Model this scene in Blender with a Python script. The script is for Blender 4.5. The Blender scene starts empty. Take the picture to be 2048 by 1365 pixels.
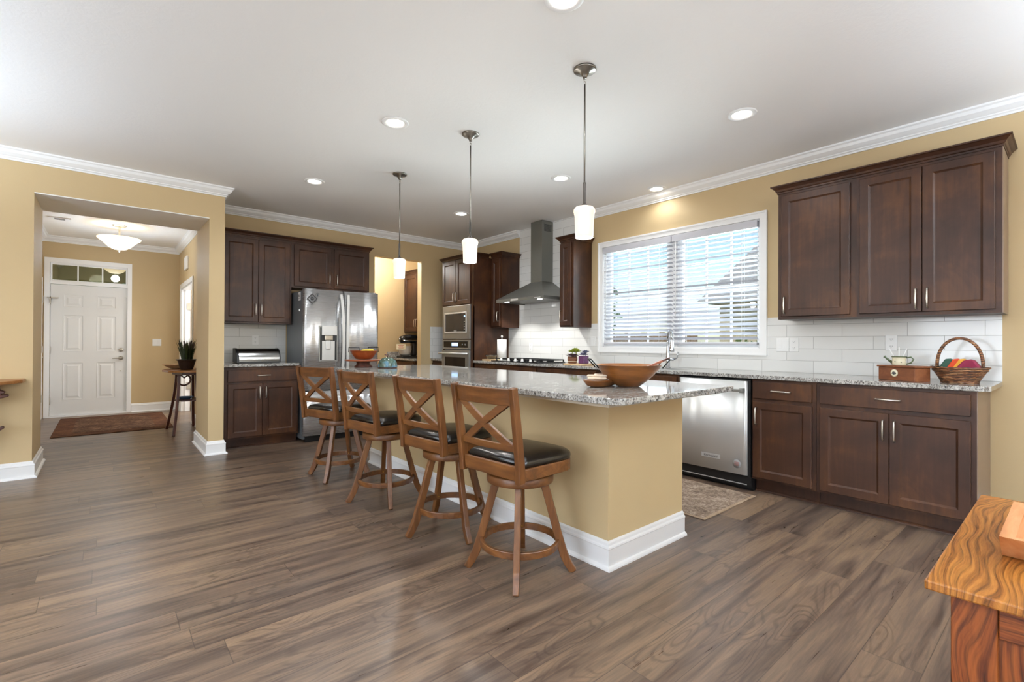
import bpy, bmesh, math, random
from mathutils import Vector, Matrix

random.seed(7)
PI = math.pi
SC = bpy.context.scene
COL = SC.collection

# ------------------------------------------------------------------ camera
F_PX, YAW, TILT, ROLL, CAM_Z = 962.3, 0.7029, 0.005, 0.0045, 1.1493
fw = Vector((math.sin(YAW) * math.cos(TILT), math.cos(YAW) * math.cos(TILT), math.sin(TILT)))
rt = Vector((math.cos(YAW), -math.sin(YAW), 0))
up = rt.cross(fw)
r2 = rt * math.cos(ROLL) + up * math.sin(ROLL)
u2 = up * math.cos(ROLL) - rt * math.sin(ROLL)
cam_data = bpy.data.cameras.new('camera')
cam_data.sensor_width = 36
cam_data.lens = F_PX / 2048 * 36
cam_data.clip_start = 0.05
cam_data.clip_end = 200
cam = bpy.data.objects.new('camera', cam_data)
COL.objects.link(cam)
m = Matrix.Identity(4)
for i in range(3):
    m[i][0] = r2[i]; m[i][1] = u2[i]; m[i][2] = -fw[i]
m.translation = Vector((0, 0, CAM_Z))
cam.matrix_world = m
SC.camera = cam

# ------------------------------------------------------------------ colour management, world, daylight
SC.view_settings.view_transform = 'Standard'
SC.view_settings.look = 'None'
SC.view_settings.gamma = 1
SC.view_settings.use_curve_mapping = False
SC.view_settings.exposure = 0.82
try:
    SC.cycles.max_bounces = 8
    SC.cycles.diffuse_bounces = 5
    SC.cycles.glossy_bounces = 4
    SC.cycles.transmission_bounces = 6
    SC.cycles.transparent_max_bounces = 12
    SC.cycles.caustics_reflective = False
    SC.cycles.caustics_refractive = False
    SC.cycles.sample_clamp_indirect = 4
    SC.cycles.use_denoising = True
except Exception:
    pass

world = bpy.data.worlds.new('sky')
SC.world = world
world.use_nodes = True
wn = world.node_tree
wn.nodes.clear()
wo = wn.nodes.new('ShaderNodeOutputWorld')
wb = wn.nodes.new('ShaderNodeBackground')
sk = wn.nodes.new('ShaderNodeTexSky')
sk.sky_type = 'NISHITA'
sk.sun_disc = False
sk.sun_elevation = math.radians(50)
sk.sun_rotation = math.radians(200)
wb.inputs['Strength'].default_value = 0.15
wn.links.new(sk.outputs[0], wb.inputs['Color'])
wn.links.new(wb.outputs[0], wo.inputs['Surface'])


def lamp(name, kind, loc, energy, col=(1, 1, 1), rot=(0, 0, 0), **kw):
    d = bpy.data.lights.new(name, kind)
    d.energy = energy
    d.color = col
    for k, v in kw.items():
        setattr(d, k, v)
    o = bpy.data.objects.new(name, d)
    COL.objects.link(o)
    o.location = loc
    o.rotation_euler = rot
    return o


WARM = (1.0, 0.97, 0.92)
sun = lamp('sun', 'SUN', (0, 0, 20), 3.0, (1, .96, .9), angle=.01)
sun.rotation_euler = Vector((.35, -.75, -.56)).to_track_quat('-Z', 'Y').to_euler()
# daylight entering through the unseen living-room windows; the left-wall one is added
for wx in (-2.4, 1.6):
    lamp('daylight', 'AREA', (wx, -4.72, 1.42), 28, (.86, .96, 1.1), (PI / 2, 0, 0),
         shape='RECTANGLE', size=2.8, size_y=1.9)
lamp('daylight', 'AREA', (-4.72, .5, 1.42), 100, (.86, .96, 1.1), (PI / 2, 0, -PI / 2),
     shape='RECTANGLE', size=3.6, size_y=1.9)
# daylight entering through the kitchen window
lamp('daylight', 'AREA', (4.75, 2.73, 1.68), 115, (.82, .91, 1.0), (PI / 2, 0, PI / 2),
     shape='RECTANGLE', size=1.8, size_y=1.15)
lamp('daylight', 'AREA', (2.6, 9.0, 1.5), 25, (.95, .97, 1.0), (PI / 2, 0, PI / 2),
     shape='RECTANGLE', size=1.2, size_y=1.4)


# ------------------------------------------------------------------ materials
def lin(c):
    if isinstance(c, str):
        c = c.lstrip('#')
        c = tuple(int(c[i:i + 2], 16) / 255 for i in (0, 2, 4))
    return tuple(x / 12.92 if x <= .04045 else ((x + .055) / 1.055) ** 2.4 for x in c) + (1,)


class NT:
    """tiny node-tree builder"""
    def __init__(s, name):
        s.m = bpy.data.materials.new(name)
        s.m.use_nodes = True
        s.t = s.m.node_tree
        s.b = s.t.nodes['Principled BSDF']
        s.out = s.t.nodes['Material Output']

    def n(s, typ, **kw):
        nd = s.t.nodes.new(typ)
        for k, v in kw.items():
            if k.startswith('i_'):
                nd.inputs[k[2:].replace('_', ' ')].default_value = v
            else:
                setattr(nd, k, v)
        return nd

    def l(s, a, b):
        s.t.links.new(a, b)

    def math(s, op, a, b=None, clamp=False):
        nd = s.n('ShaderNodeMath', operation=op, use_clamp=clamp)
        for i, v in enumerate((a, b)):
            if v is None: continue
            if isinstance(v, (int, float)): nd.inputs[i].default_value = v
            else: s.l(v, nd.inputs[i])
        return nd.outputs[0]

    def coord(s, scale=(1, 1, 1), kind='Object', loc=(0, 0, 0), rot=(0, 0, 0)):
        tc = s.n('ShaderNodeTexCoord')
        mp = s.n('ShaderNodeMapping')
        mp.inputs['Scale'].default_value = scale
        mp.inputs['Location'].default_value = loc
        mp.inputs['Rotation'].default_value = rot
        s.l(tc.outputs[kind], mp.inputs['Vector'])
        return mp.outputs[0]

    def noise(s, vec, scale, detail=4, rough=.55, dist=0):
        nd = s.n('ShaderNodeTexNoise')
        nd.inputs['Scale'].default_value = scale
        nd.inputs['Detail'].default_value = detail
        nd.inputs['Roughness'].default_value = rough
        nd.inputs['Distortion'].default_value = dist
        if vec is not None: s.l(vec, nd.inputs['Vector'])
        return nd.outputs['Fac']

    def ramp(s, fac, stops, interp='LINEAR'):
        nd = s.n('ShaderNodeValToRGB')
        cr = nd.color_ramp
        cr.interpolation = interp
        while len(cr.elements) < len(stops): cr.elements.new(.5)
        for e, (p, c) in zip(cr.elements, stops):
            e.position = p
            e.color = lin(c) if isinstance(c, str) else (c, c, c, 1)
        s.l(fac, nd.inputs['Fac'])
        return nd.outputs['Color']

    def mix(s, fac, a, b, blend='MIX'):
        nd = s.n('ShaderNodeMix', data_type='RGBA', blend_type=blend)
        for sock, v in ((nd.inputs[0], fac), (nd.inputs[6], a), (nd.inputs[7], b)):
            if isinstance(v, (int, float)): sock.default_value = v
            elif isinstance(v, str): sock.default_value = lin(v)
            elif isinstance(v, tuple): sock.default_value = v
            else: s.l(v, sock)
        return nd.outputs[2]

    def bump(s, h, strength=.2, dist=.01):
        nd = s.n('ShaderNodeBump')
        nd.inputs['Strength'].default_value = strength
        nd.inputs['Distance'].default_value = dist
        s.l(h, nd.inputs['Height'])
        s.l(nd.outputs[0], s.b.inputs['Normal'])

    def set(s, **kw):
        for k, v in kw.items():
            k = k.replace('_', ' ')
            if isinstance(v, str): v = lin(v)
            s.b.inputs[k].default_value = v
        return s

    def base(s, c):
        if isinstance(c, str): s.b.inputs['Base Color'].default_value = lin(c)
        else: s.l(c, s.b.inputs['Base Color'])


def plain(name, col, rough=.5, metal=0, var=.06, scale=8, **kw):
    t = NT(name)
    t.set(Roughness=rough, Metallic=metal, **kw)
    n = t.noise(t.coord(), scale, 3)
    t.base(t.mix(1.0, col, t.ramp(n, [(.25, 1 - var), (.75, 1.0)]), 'MULTIPLY'))
    return t.m


M = {}


def paint(name, col, rough=.6, bump=.05, scale=120):
    t = NT(name)
    t.set(Roughness=rough)
    c = t.coord()
    n = t.noise(c, 1.5, 2)
    t.base(t.mix(1.0, col, t.ramp(n, [(.3, .97), (.7, 1.0)]), 'MULTIPLY'))
    t.bump(t.noise(c, scale, 3), bump, .004)
    return t.m


M['wall'] = paint('tan_wall_paint', '#C8B086', .6)
M['white'] = paint('white_trim_paint', '#F3F3F2', .35, .01)
M['door_white'] = paint('white_door_paint', '#E4E4E2', .4, .02)
M['plastic'] = plain('white_plastic', '#ECECEA', .35, 0, .02)


def ceiling_mat():
    t = NT('textured_white_ceiling')
    t.set(Roughness=.9)
    c = t.coord()
    n1 = t.noise(c, 14, 5, .65, 1.2)
    n2 = t.noise(c, 60, 3)
    h = t.math('ADD', t.math('MULTIPLY', n1, 1.0), t.math('MULTIPLY', n2, .4))
    t.base('#F5F4F2')
    t.bump(h, .10, .015)
    return t.m


M['ceiling'] = ceiling_mat()


def floor_mat():
    t = NT('grey_brown_wood_planks')
    c = t.coord()
    sep = t.n('ShaderNodeSeparateXYZ'); t.l(c, sep.inputs[0])
    X, Y = sep.outputs[0], sep.outputs[1]
    Wd, Ln = .178, 1.42
    row = t.math('FLOOR', t.math('DIVIDE', Y, Wd))
    wn1 = t.n('ShaderNodeTexWhiteNoise', noise_dimensions='1D'); t.l(row, wn1.inputs['W'])
    xs = t.math('ADD', t.math('DIVIDE', X, Ln), t.math('MULTIPLY', wn1.outputs['Value'], 7.3))
    cell = t.math('FLOOR', xs)
    cv = t.n('ShaderNodeCombineXYZ'); t.l(row, cv.inputs[0]); t.l(cell, cv.inputs[1])
    wn2 = t.n('ShaderNodeTexWhiteNoise', noise_dimensions='2D'); t.l(cv.outputs[0], wn2.inputs['Vector'])
    pid = wn2.outputs['Value']
    # grain coordinates, shifted per plank
    gv = t.n('ShaderNodeCombineXYZ')
    t.l(t.math('ADD', t.math('MULTIPLY', X, 1.0), t.math('MULTIPLY', pid, 57)), gv.inputs[0])
    t.l(t.math('ADD', t.math('MULTIPLY', Y, 13.0), t.math('MULTIPLY', pid, 31)), gv.inputs[1])
    g = gv.outputs[0]
    big = t.noise(g, .9, 3, .5, .6)
    mid = t.noise(g, 2.6, 6, .62, 1.1)
    fv = t.n('ShaderNodeCombineXYZ')
    t.l(t.math('MULTIPLY', X, 6.0), fv.inputs[0]); t.l(t.math('MULTIPLY', Y, 130.0), fv.inputs[1])
    fine = t.noise(fv.outputs[0], 1.0, 4, .6)
    # cathedral rings
    cvr = t.n('ShaderNodeCombineXYZ')
    t.l(t.math('ADD', t.math('MULTIPLY', X, 1.5), t.math('MULTIPLY', pid, 43)), cvr.inputs[0])
    t.l(t.math('ADD', t.math('MULTIPLY', Y, 5.5), t.math('MULTIPLY', pid, 19)), cvr.inputs[1])
    gr = cvr.outputs[0]
    rings = t.math('SINE', t.math('MULTIPLY', t.noise(gr, 1.0, 2, .45, .25), 120))
    rings = t.math('MULTIPLY', t.math('SUBTRACT', rings, .2), t.ramp(t.noise(gr, .7, 2), [(.48, 0.0), (.60, 1.0)]), True)
    col = t.ramp(t.math('ADD', t.math('MULTIPLY', big, .62), t.math('MULTIPLY', mid, .38)),
                 [(.30, '#42372F'), (.40, '#63574F'), (.49, '#7F7166'), (.57, '#978674'), (.66, '#85766B'), (.75, '#60534B')])
    hue = t.ramp(pid, [(0, '#D3CCC8'), (.35, '#EDE3D8'), (.6, '#CCC7C5'), (.8, '#F6ECE0'), (1, '#C8C0BA')])
    col = t.mix(1.0, col, hue, 'MULTIPLY')
    col = t.mix(t.math('MULTIPLY', rings, .6), col, '#4A3B33')
    col = t.mix(t.math('MULTIPLY', t.ramp(mid, [(.60, 0.0), (.74, 1.0)]), .3), col, '#50423A')
    col = t.mix(.35, col, t.ramp(fine, [(.3, '#6A5A4E'), (.7, '#C0AD9A')]), 'OVERLAY')
    # joints
    def edge(fr, w):
        a = t.math('MINIMUM', fr, t.math('SUBTRACT', 1.0, fr))
        return t.math('LESS_THAN', a, w)
    e1 = edge(t.math('FRACT', t.math('DIVIDE', Y, Wd)), .0085)
    e2 = edge(t.math('FRACT', xs), .0011)
    e = t.math('MAXIMUM', e1, e2)
    col = t.mix(t.math('MULTIPLY', e, .62), col, '#3A2E28')
    t.base(col)
    rg = t.ramp(mid, [(.3, .27), (.7, .40)])
    t.l(rg, t.b.inputs['Roughness'])
    h = t.math('SUBTRACT', t.math('ADD', t.math('MULTIPLY', fine, .35), t.math('MULTIPLY', rings, -.4)), t.math('MULTIPLY', e, 1.2))
    t.bump(h, .16, .004)
    t.set(Specular_IOR_Level=.5)
    return t.m


M['floor'] = floor_mat()


def cabinet_mat():
    t = NT('dark_brown_stained_maple')
    c = t.coord((1, 1, 1))
    cloud = t.noise(c, 3.2, 4, .6, .4)
    gr = t.noise(t.coord((26, 26, 1.6)), 2.0, 4, .6)
    col = t.ramp(t.math('ADD', t.math('MULTIPLY', cloud, .75), t.math('MULTIPLY', gr, .25)),
                 [(.32, '#29170C'), (.5, '#3B2214'), (.66, '#52321A')])
    t.base(col)
    t.set(Roughness=.42, Specular_IOR_Level=.35)
    t.bump(gr, .04, .002)
    return t.m


M['cab'] = cabinet_mat()
M['cab_end'] = plain('cabinet_end_veneer', '#7E6A58', .35, 0, .08, 3)


def wood(name, c0, c1, c2, scale=(3, 40, 40), rough=.4, axis=None, bump=.05, sc=1.0):
    t = NT(name)
    n = t.noise(t.coord(scale), sc, 5, .6, .5)
    n2 = t.noise(t.coord(), 5, 3)
    t.base(t.ramp(t.math('ADD', t.math('MULTIPLY', n, .75), t.math('MULTIPLY', n2, .25)), [(.3, c0), (.5, c1), (.7, c2)]))
    t.set(Roughness=rough)
    t.bump(n, bump, .002)
    return t.m


M['stool_v'] = wood('walnut_stool_wood_vertical', '#43270F', '#633B1A', '#7E5228', (30, 30, 2.5), .38)
M['stool_h'] = wood('walnut_stool_wood_horizontal', '#43270F', '#633B1A', '#7E5228', (22, 3, 30), .38)
M['bowl'] = wood('acacia_bowl_wood', '#55300F', '#7C4A1D', '#9A6530', (4, 4, 26), .35)
M['orange_wood'] = wood('reddish_orange_wood', '#6A2E14', '#8A4420', '#A25C30', (5, 5, 30), .35)
M['pale_wood'] = wood('pale_wood', '#C0986A', '#D8B78B', '#E4CBA6', (20, 4, 20), .5)
M['pale_stick'] = wood('pale_bleached_wood', '#D8C0A4', '#E6D3BC', '#EFE2D2', (20, 4, 20), .5)
M['dark_wood'] = wood('dark_mahogany_wood', '#38190F', '#4E261A', '#5F3022', (30, 30, 4), .35)
M['shelf_wood'] = wood('medium_walnut_shelf', '#7A4C28', '#9C6838', '#B0804E', (2, 30, 30), .35)
M['box_wood'] = wood('reddish_box_wood', '#55280F', '#713F20', '#85522F', (30, 3, 22), .5)
M['tray_wood'] = wood('cedar_tray_wood', '#A8653A', '#C88A58', '#D9A577', (4, 24, 24), .45)


def oak(name, dark, mid, light, along='X', across='Y', pitch=.016, warp=.11, wsc=(3, 4, 3)):
    t = NT(name)
    c = t.coord()
    sep = t.n('ShaderNodeSeparateXYZ'); t.l(c, sep.inputs[0])
    a = sep.outputs['XYZ'.index(across)]; al = sep.outputs['XYZ'.index(along)]
    n = t.noise(t.coord(wsc), 1.0, 2, .5, .4)
    w = t.math('ADD', a, t.math('MULTIPLY', n, warp))      # growth-ring coordinate
    def streak(fa, fw, det):
        cv = t.n('ShaderNodeCombineXYZ')
        t.l(t.math('MULTIPLY', al, fa), cv.inputs[0]); t.l(t.math('MULTIPLY', w, fw), cv.inputs[1])
        return t.noise(cv.outputs[0], 1.0, det, .6)
    g1 = streak(3, 1 / pitch, 3)
    g2 = streak(14, 4 / pitch, 3)
    pore = t.noise(t.coord(tuple((30 if k == 'XYZ'.index(along) else 420) for k in range(3))), 1.0, 2)
    f = t.math('ADD', t.math('MULTIPLY', g1, .62), t.math('ADD', t.math('MULTIPLY', g2, .26), t.math('MULTIPLY', pore, .12)))
    wob = t.noise(t.coord(tuple(v * 2.2 for v in wsc)), 1.0, 2)
    ring = t.math('FRACT', t.math('ADD', t.math('DIVIDE', w, pitch), t.math('MULTIPLY', wob, 1.2)))
    ring = t.ramp(ring, [(0, 1.0), (.12, .7), (.42, 0.0), (.86, 0.0), (1, 1.0)])
    col = t.ramp(f, [(.34, dark), (.44, mid), (.56, light)])
    t.base(t.mix(t.math('MULTIPLY', ring, t.ramp(g2, [(.3, .95), (.65, .35)])), col, dark))
    t.set(Roughness=.32, Specular_IOR_Level=.4)
    t.bump(f, .08, .002)
    return t.m


M['oak_top'] = oak('golden_oak_top', '#40220A', '#8C5420', '#B07332', 'X', 'Y', .0095, .17, (2.0, 4.5, 1))
M['oak_v'] = oak('red_oak_upright', '#2E1208', '#6A3314', '#88491F', 'Z', 'Y', .011, .16, (4, 4, 2.0))
M['oak_h'] = oak('red_oak_rail', '#2E1208', '#6A3314', '#88491F', 'Y', 'Z', .009, .08, (4, 2.0, 5))


def granite():
    t = NT('grey_white_speckled_granite')
    cs = t.coord((26, 62, 44), rot=(0, 0, .35))
    big = t.noise(t.coord((1, 2.2, 1), rot=(0, 0, .35)), 9, 3, .55, .5)
    fl = t.noise(cs, 1.0, 5, .62, .8)
    fl2 = t.noise(t.coord((85, 150, 130), rot=(0, 0, .35)), 1.0, 4, .62, .5)
    base = t.ramp(big, [(.3, '#8F8D89'), (.5, '#B4B2AD'), (.7, '#CFCDC8')])
    col = t.mix(t.ramp(fl, [(.49, 0.0), (.58, .9)]), base, '#77736E')
    col = t.mix(t.ramp(fl2, [(.53, 0.0), (.61, .95)]), col, '#2B2A2B')
    col = t.mix(t.math('MULTIPLY', t.ramp(t.noise(cs, 1.7, 3), [(.6, 0.0), (.68, 1.0)]), .55), col, '#8A7460')
    t.base(col)
    t.set(Roughness=.06)
    return t.m


M['granite'] = granite()


def tile(name, axes):
    t = NT(name)
    tc = t.coord()
    sep = t.n('ShaderNodeSeparateXYZ'); t.l(tc, sep.inputs[0])
    cv = t.n('ShaderNodeCombineXYZ')
    t.l(sep.outputs[axes[0]], cv.inputs[0]); t.l(t.math('SUBTRACT', sep.outputs[2], .914), cv.inputs[1])
    br = t.n('ShaderNodeTexBrick')
    br.offset = .5
    t.l(cv.outputs[0], br.inputs['Vector'])
    for k, v in (('Color1', lin('#E6E6E3')), ('Color2', lin('#DEDEDB')), ('Mortar', lin('#A9A8A4'))):
        br.inputs[k].default_value = v
    br.inputs['Scale'].default_value = 1
    br.inputs['Mortar Size'].default_value = .0016
    br.inputs['Mortar Smooth'].default_value = .1
    br.inputs['Brick Width'].default_value = .406
    br.inputs['Row Height'].default_value = .1008
    t.base(br.outputs['Color'])
    t.l(t.ramp(br.outputs['Fac'], [(0, .12), (1, .7)]), t.b.inputs['Roughness'])
    t.bump(t.math('MULTIPLY', br.outputs['Fac'], -1), .4, .002)
    return t.m


M['tile_right'] = tile('white_subway_tile', (1, 2))
M['tile_back'] = tile('white_subway_tile_short_wall', (0, 2))


def steel(name, col, rough, brush=(2, 2, 160), amt=.05, wav=0, metal=1.0):
    t = NT(name)
    n = t.noise(t.coord(brush), 3, 3)
    t.base(t.mix(1.0, col, t.ramp(n, [(.3, .97 if wav else .93), (.7, 1.0)]), 'MULTIPLY'))
    t.set(Metallic=metal)
    t.l(t.ramp(n, [(.3, rough * .85), (.7, rough * 1.2)]), t.b.inputs['Roughness'])
    h = n
    if wav:
        t.set(Anisotropic=.85, Anisotropic_Rotation=.25)
    t.bump(h, amt, .002)
    return t.m


M['fridge'] = steel('polished_stainless_steel', '#D9DADB', .26, (2, 2, 900), .0, 1, metal=.85)
M['steel_dw'] = steel('streaked_stainless_steel', '#E6E6E4', .36, (2, 2, 900), .0, 1, metal=.6)
M['steel'] = steel('brushed_stainless_steel', '#DADAD8', .4, (2, 2, 160), metal=.5)
M['steel_oven'] = steel('dull_stainless_steel', '#979793', .4, (2, 160, 160), metal=.7)
M['hood'] = steel('dark_slate_steel', '#85857F', .38, (2, 2, 120), metal=.7)
M['steel_box'] = plain('dark_polished_steel', '#8B8B8A', .2, 1, .05)
M['nickel'] = plain('satin_nickel', '#C9C3B8', .28, 1, .03)
M['chrome'] = plain('polished_chrome', '#C6C8CA', .1, 1, .02)
M['pewter'] = plain('brushed_pewter', '#8F8A82', .32, 1, .05)
M['bronze'] = plain('dark_bronze', '#55504B', .4, .9, .05)
M['brass'] = plain('brass', '#B08A45', .3, 1, .05)
M['gun'] = plain('dark_grey_appliance_paint', '#6E7072', .4, .2, .05)
M['black'] = plain('black_plastic', '#121213', .4, 0, .1)
M['black_gloss'] = plain('black_gloss_glass', '#161719', .06, 0, .05)
M['oven_glass'] = plain('smoked_oven_glass', '#2C2D2F', .08, 0, .05)
M['iron'] = plain('black_cast_iron', '#1B1C1E', .5, .3, .2, 60)
M['wire_black'] = plain('black_wire', '#151515', .4, .5, .1)  # black wire of the bowl handles


def leather():
    t = NT('black_leather')
    t.base('#15120F')
    t.set(Roughness=.27, Specular_IOR_Level=.6)
    t.bump(t.noise(t.coord(), 220, 3), .1, .001)
    return t.m


M['leather'] = leather()


def emit(name, col, strength, base='#FFFFFF'):
    t = NT(name)
    t.set(Roughness=.4)
    t.base(base)
    t.b.inputs['Emission Color'].default_value = lin(col)
    t.b.inputs['Emission Strength'].default_value = strength
    return t.m


M['lens'] = emit('lit_lamp_lens', '#FFF6E6', 9)
M['shade'] = emit('lit_opal_glass', '#FFE6C8', .5, '#BDB3A4')
M['hall_shade'] = emit('lit_alabaster_glass', '#FFE6BC', 1.3, '#F0E2C4')
M['hood_led'] = emit('lit_hood_lamp', '#FFFFFF', 14)
M['display'] = emit('lit_blue_display', '#9CC4F0', 1.6, '#223344')


def glass(name, tint='#FFFFFF', gloss=.12):
    t = NT(name)
    t.t.nodes.remove(t.b)
    tr = t.n('ShaderNodeBsdfTransparent'); tr.inputs[0].default_value = lin(tint)
    gl = t.n('ShaderNodeBsdfGlossy'); gl.inputs['Roughness'].default_value = .02
    fr = t.n('ShaderNodeFresnel'); fr.inputs['IOR'].default_value = 1.5
    mx = t.n('ShaderNodeMixShader')
    t.l(t.math('ADD', fr.outputs[0], gloss - .05, True), mx.inputs[0])
    t.l(tr.outputs[0], mx.inputs[1]); t.l(gl.outputs[0], mx.inputs[2])
    t.l(mx.outputs[0], t.out.inputs['Surface'])
    return t.m


M['glass'] = glass('window_glass', '#F4F8F6', .06)
M['clear_glass'] = glass('clear_dish_glass', '#F2F0EC', .3)


def rug(name, a, b, c, border=None, sc=60):
    t = NT(name)
    co = t.coord()
    n = t.noise(co, sc, 5, .7)
    n2 = t.noise(co, 6, 4, .6, .6)
    col = t.ramp(t.math('ADD', t.math('MULTIPLY', n, .6), t.math('MULTIPLY', n2, .4)), [(.36, a), (.5, b), (.62, c)])
    t.base(col)
    t.set(Roughness=.95, Specular_IOR_Level=.1)
    t.bump(n, .5, .004)
    return t.m


M['rug_hall'] = rug('brown_woven_rug', '#33221A', '#523A2B', '#7A5F4A', sc=45)
M['rug_hall_border'] = rug('dark_brown_rug_border', '#38241A', '#523525', '#6E4C36', sc=90)
M['rug_kitchen'] = rug('taupe_faded_rug', '#55463B', '#8E7A69', '#B9A794', sc=55)
M['rug_edge'] = rug('taupe_rug_binding', '#8A745E', '#A68E76', '#B8A28A', sc=120)


def weave():
    t = NT('brown_wicker_weave')
    c = t.coord()
    sep = t.n('ShaderNodeSeparateXYZ'); t.l(c, sep.inputs[0])
    n = t.noise(t.coord((26, 26, 150)), 1.0, 4, .7, .6)
    rows = t.math('SINE', t.math('MULTIPLY', sep.outputs[2], 620))
    f = t.math('ADD', t.math('MULTIPLY', n, .8), t.math('MULTIPLY', rows, .1))
    t.base(t.ramp(f, [(.3, '#2E180D'), (.42, '#6E4224'), (.5, '#945F32'), (.58, '#D2A878')]))
    t.set(Roughness=.5)
    t.bump(f, .7, .01)
    return t.m


M['wicker'] = weave()
M['slat'] = plain('white_blind_slat', '#C9C9CF', .4, 0, .02)
M['paper'] = plain('white_paper_towel', '#F0EFEC', .9, 0, .03, 40)
M['cream'] = plain('cream_ceramic', '#E5DFC2', .25, 0, .05)
M['green_glaze'] = plain('dark_green_glaze', '#4E5B3A', .3, 0, .15)
M['plywood'] = plain('pale_plywood', '#C9BBA6', .6, 0, .08, 20)
M['outside_wall'] = plain('beige_siding', '#C9B79C', .8, 0, .1, 3)
M['outside_roof'] = plain('grey_roof_shingle', '#8F8A88', .9, 0, .2, 30)
M['fence'] = plain('weathered_fence_board', '#8A6B50', .8, 0, .2, 12)
M['lawn'] = plain('lawn_grass', '#8C9A4E', .95, 0, .4, 3)
M['leaf'] = plain('green_leaf', '#5C7A33', .5, 0, .4, 14)
M['lime_leaf'] = plain('lime_succulent_leaf', '#A2AF3C', .45, 0, .3, 40)
M['plum_leaf'] = plain('plum_succulent_leaf', '#5A4048', .45, 0, .3, 40)
M['blue_leaf'] = plain('blue_grey_leaf', '#6F7390', .5, 0, .3, 40)
M['grass_leaf'] = plain('dark_grass_blade', '#39451F', .5, 0, .5, 20)
M['purple'] = plain('purple_printed_pot', '#6E3F6A', .4, 0, .5, 60)
M['yellow'] = plain('yellow_fruit_peel', '#D8BE3A', .45, 0, .1)
M['red_cloth'] = plain('maroon_felt', '#7E1F3A', .9, 0, .1)
M['green_cloth'] = plain('dark_green_felt', '#2C4A3C', .9, 0, .1)
M['orange_cloth'] = plain('red_orange_felt', '#CF4A26', .9, 0, .1)
M['yellow_cloth'] = plain('golden_yellow_felt', '#E2A63A', .9, 0, .1)
M['terracotta'] = plain('wooden_barrel_pot', '#7A4C30', .6, 0, .3, 30)
M['soil'] = plain('dark_soil', '#2A2019', .95, 0, .3, 60)
M['blue'] = plain('blue_painted_wood', '#5F86AE', .5, 0, .1)
M['sticker'] = plain('white_sticker_paper', '#DDDAD6', .5, 0, .05)
M['grey_ink'] = plain('dark_grey_ink', '#3A3A3C', .6, 0, .05)
M['red_ink'] = plain('red_ink', '#A5352C', .6, 0, .05)
M['grille'] = plain('vent_inset_grey', '#8E8C8A', .6, 0, .05)  # even grey for the vent inset, buttons and round sticker


def dome_mat():
    t = NT('green_blue_ceramic_glaze')
    n = t.noise(t.coord(), 9, 4, .6, .8)
    t.base(t.ramp(n, [(.35, '#2C3528'), (.48, '#465A50'), (.6, '#55788C'), (.72, '#2B3E48')]))
    t.set(Roughness=.1)
    return t.m


M['dome'] = dome_mat()


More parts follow.
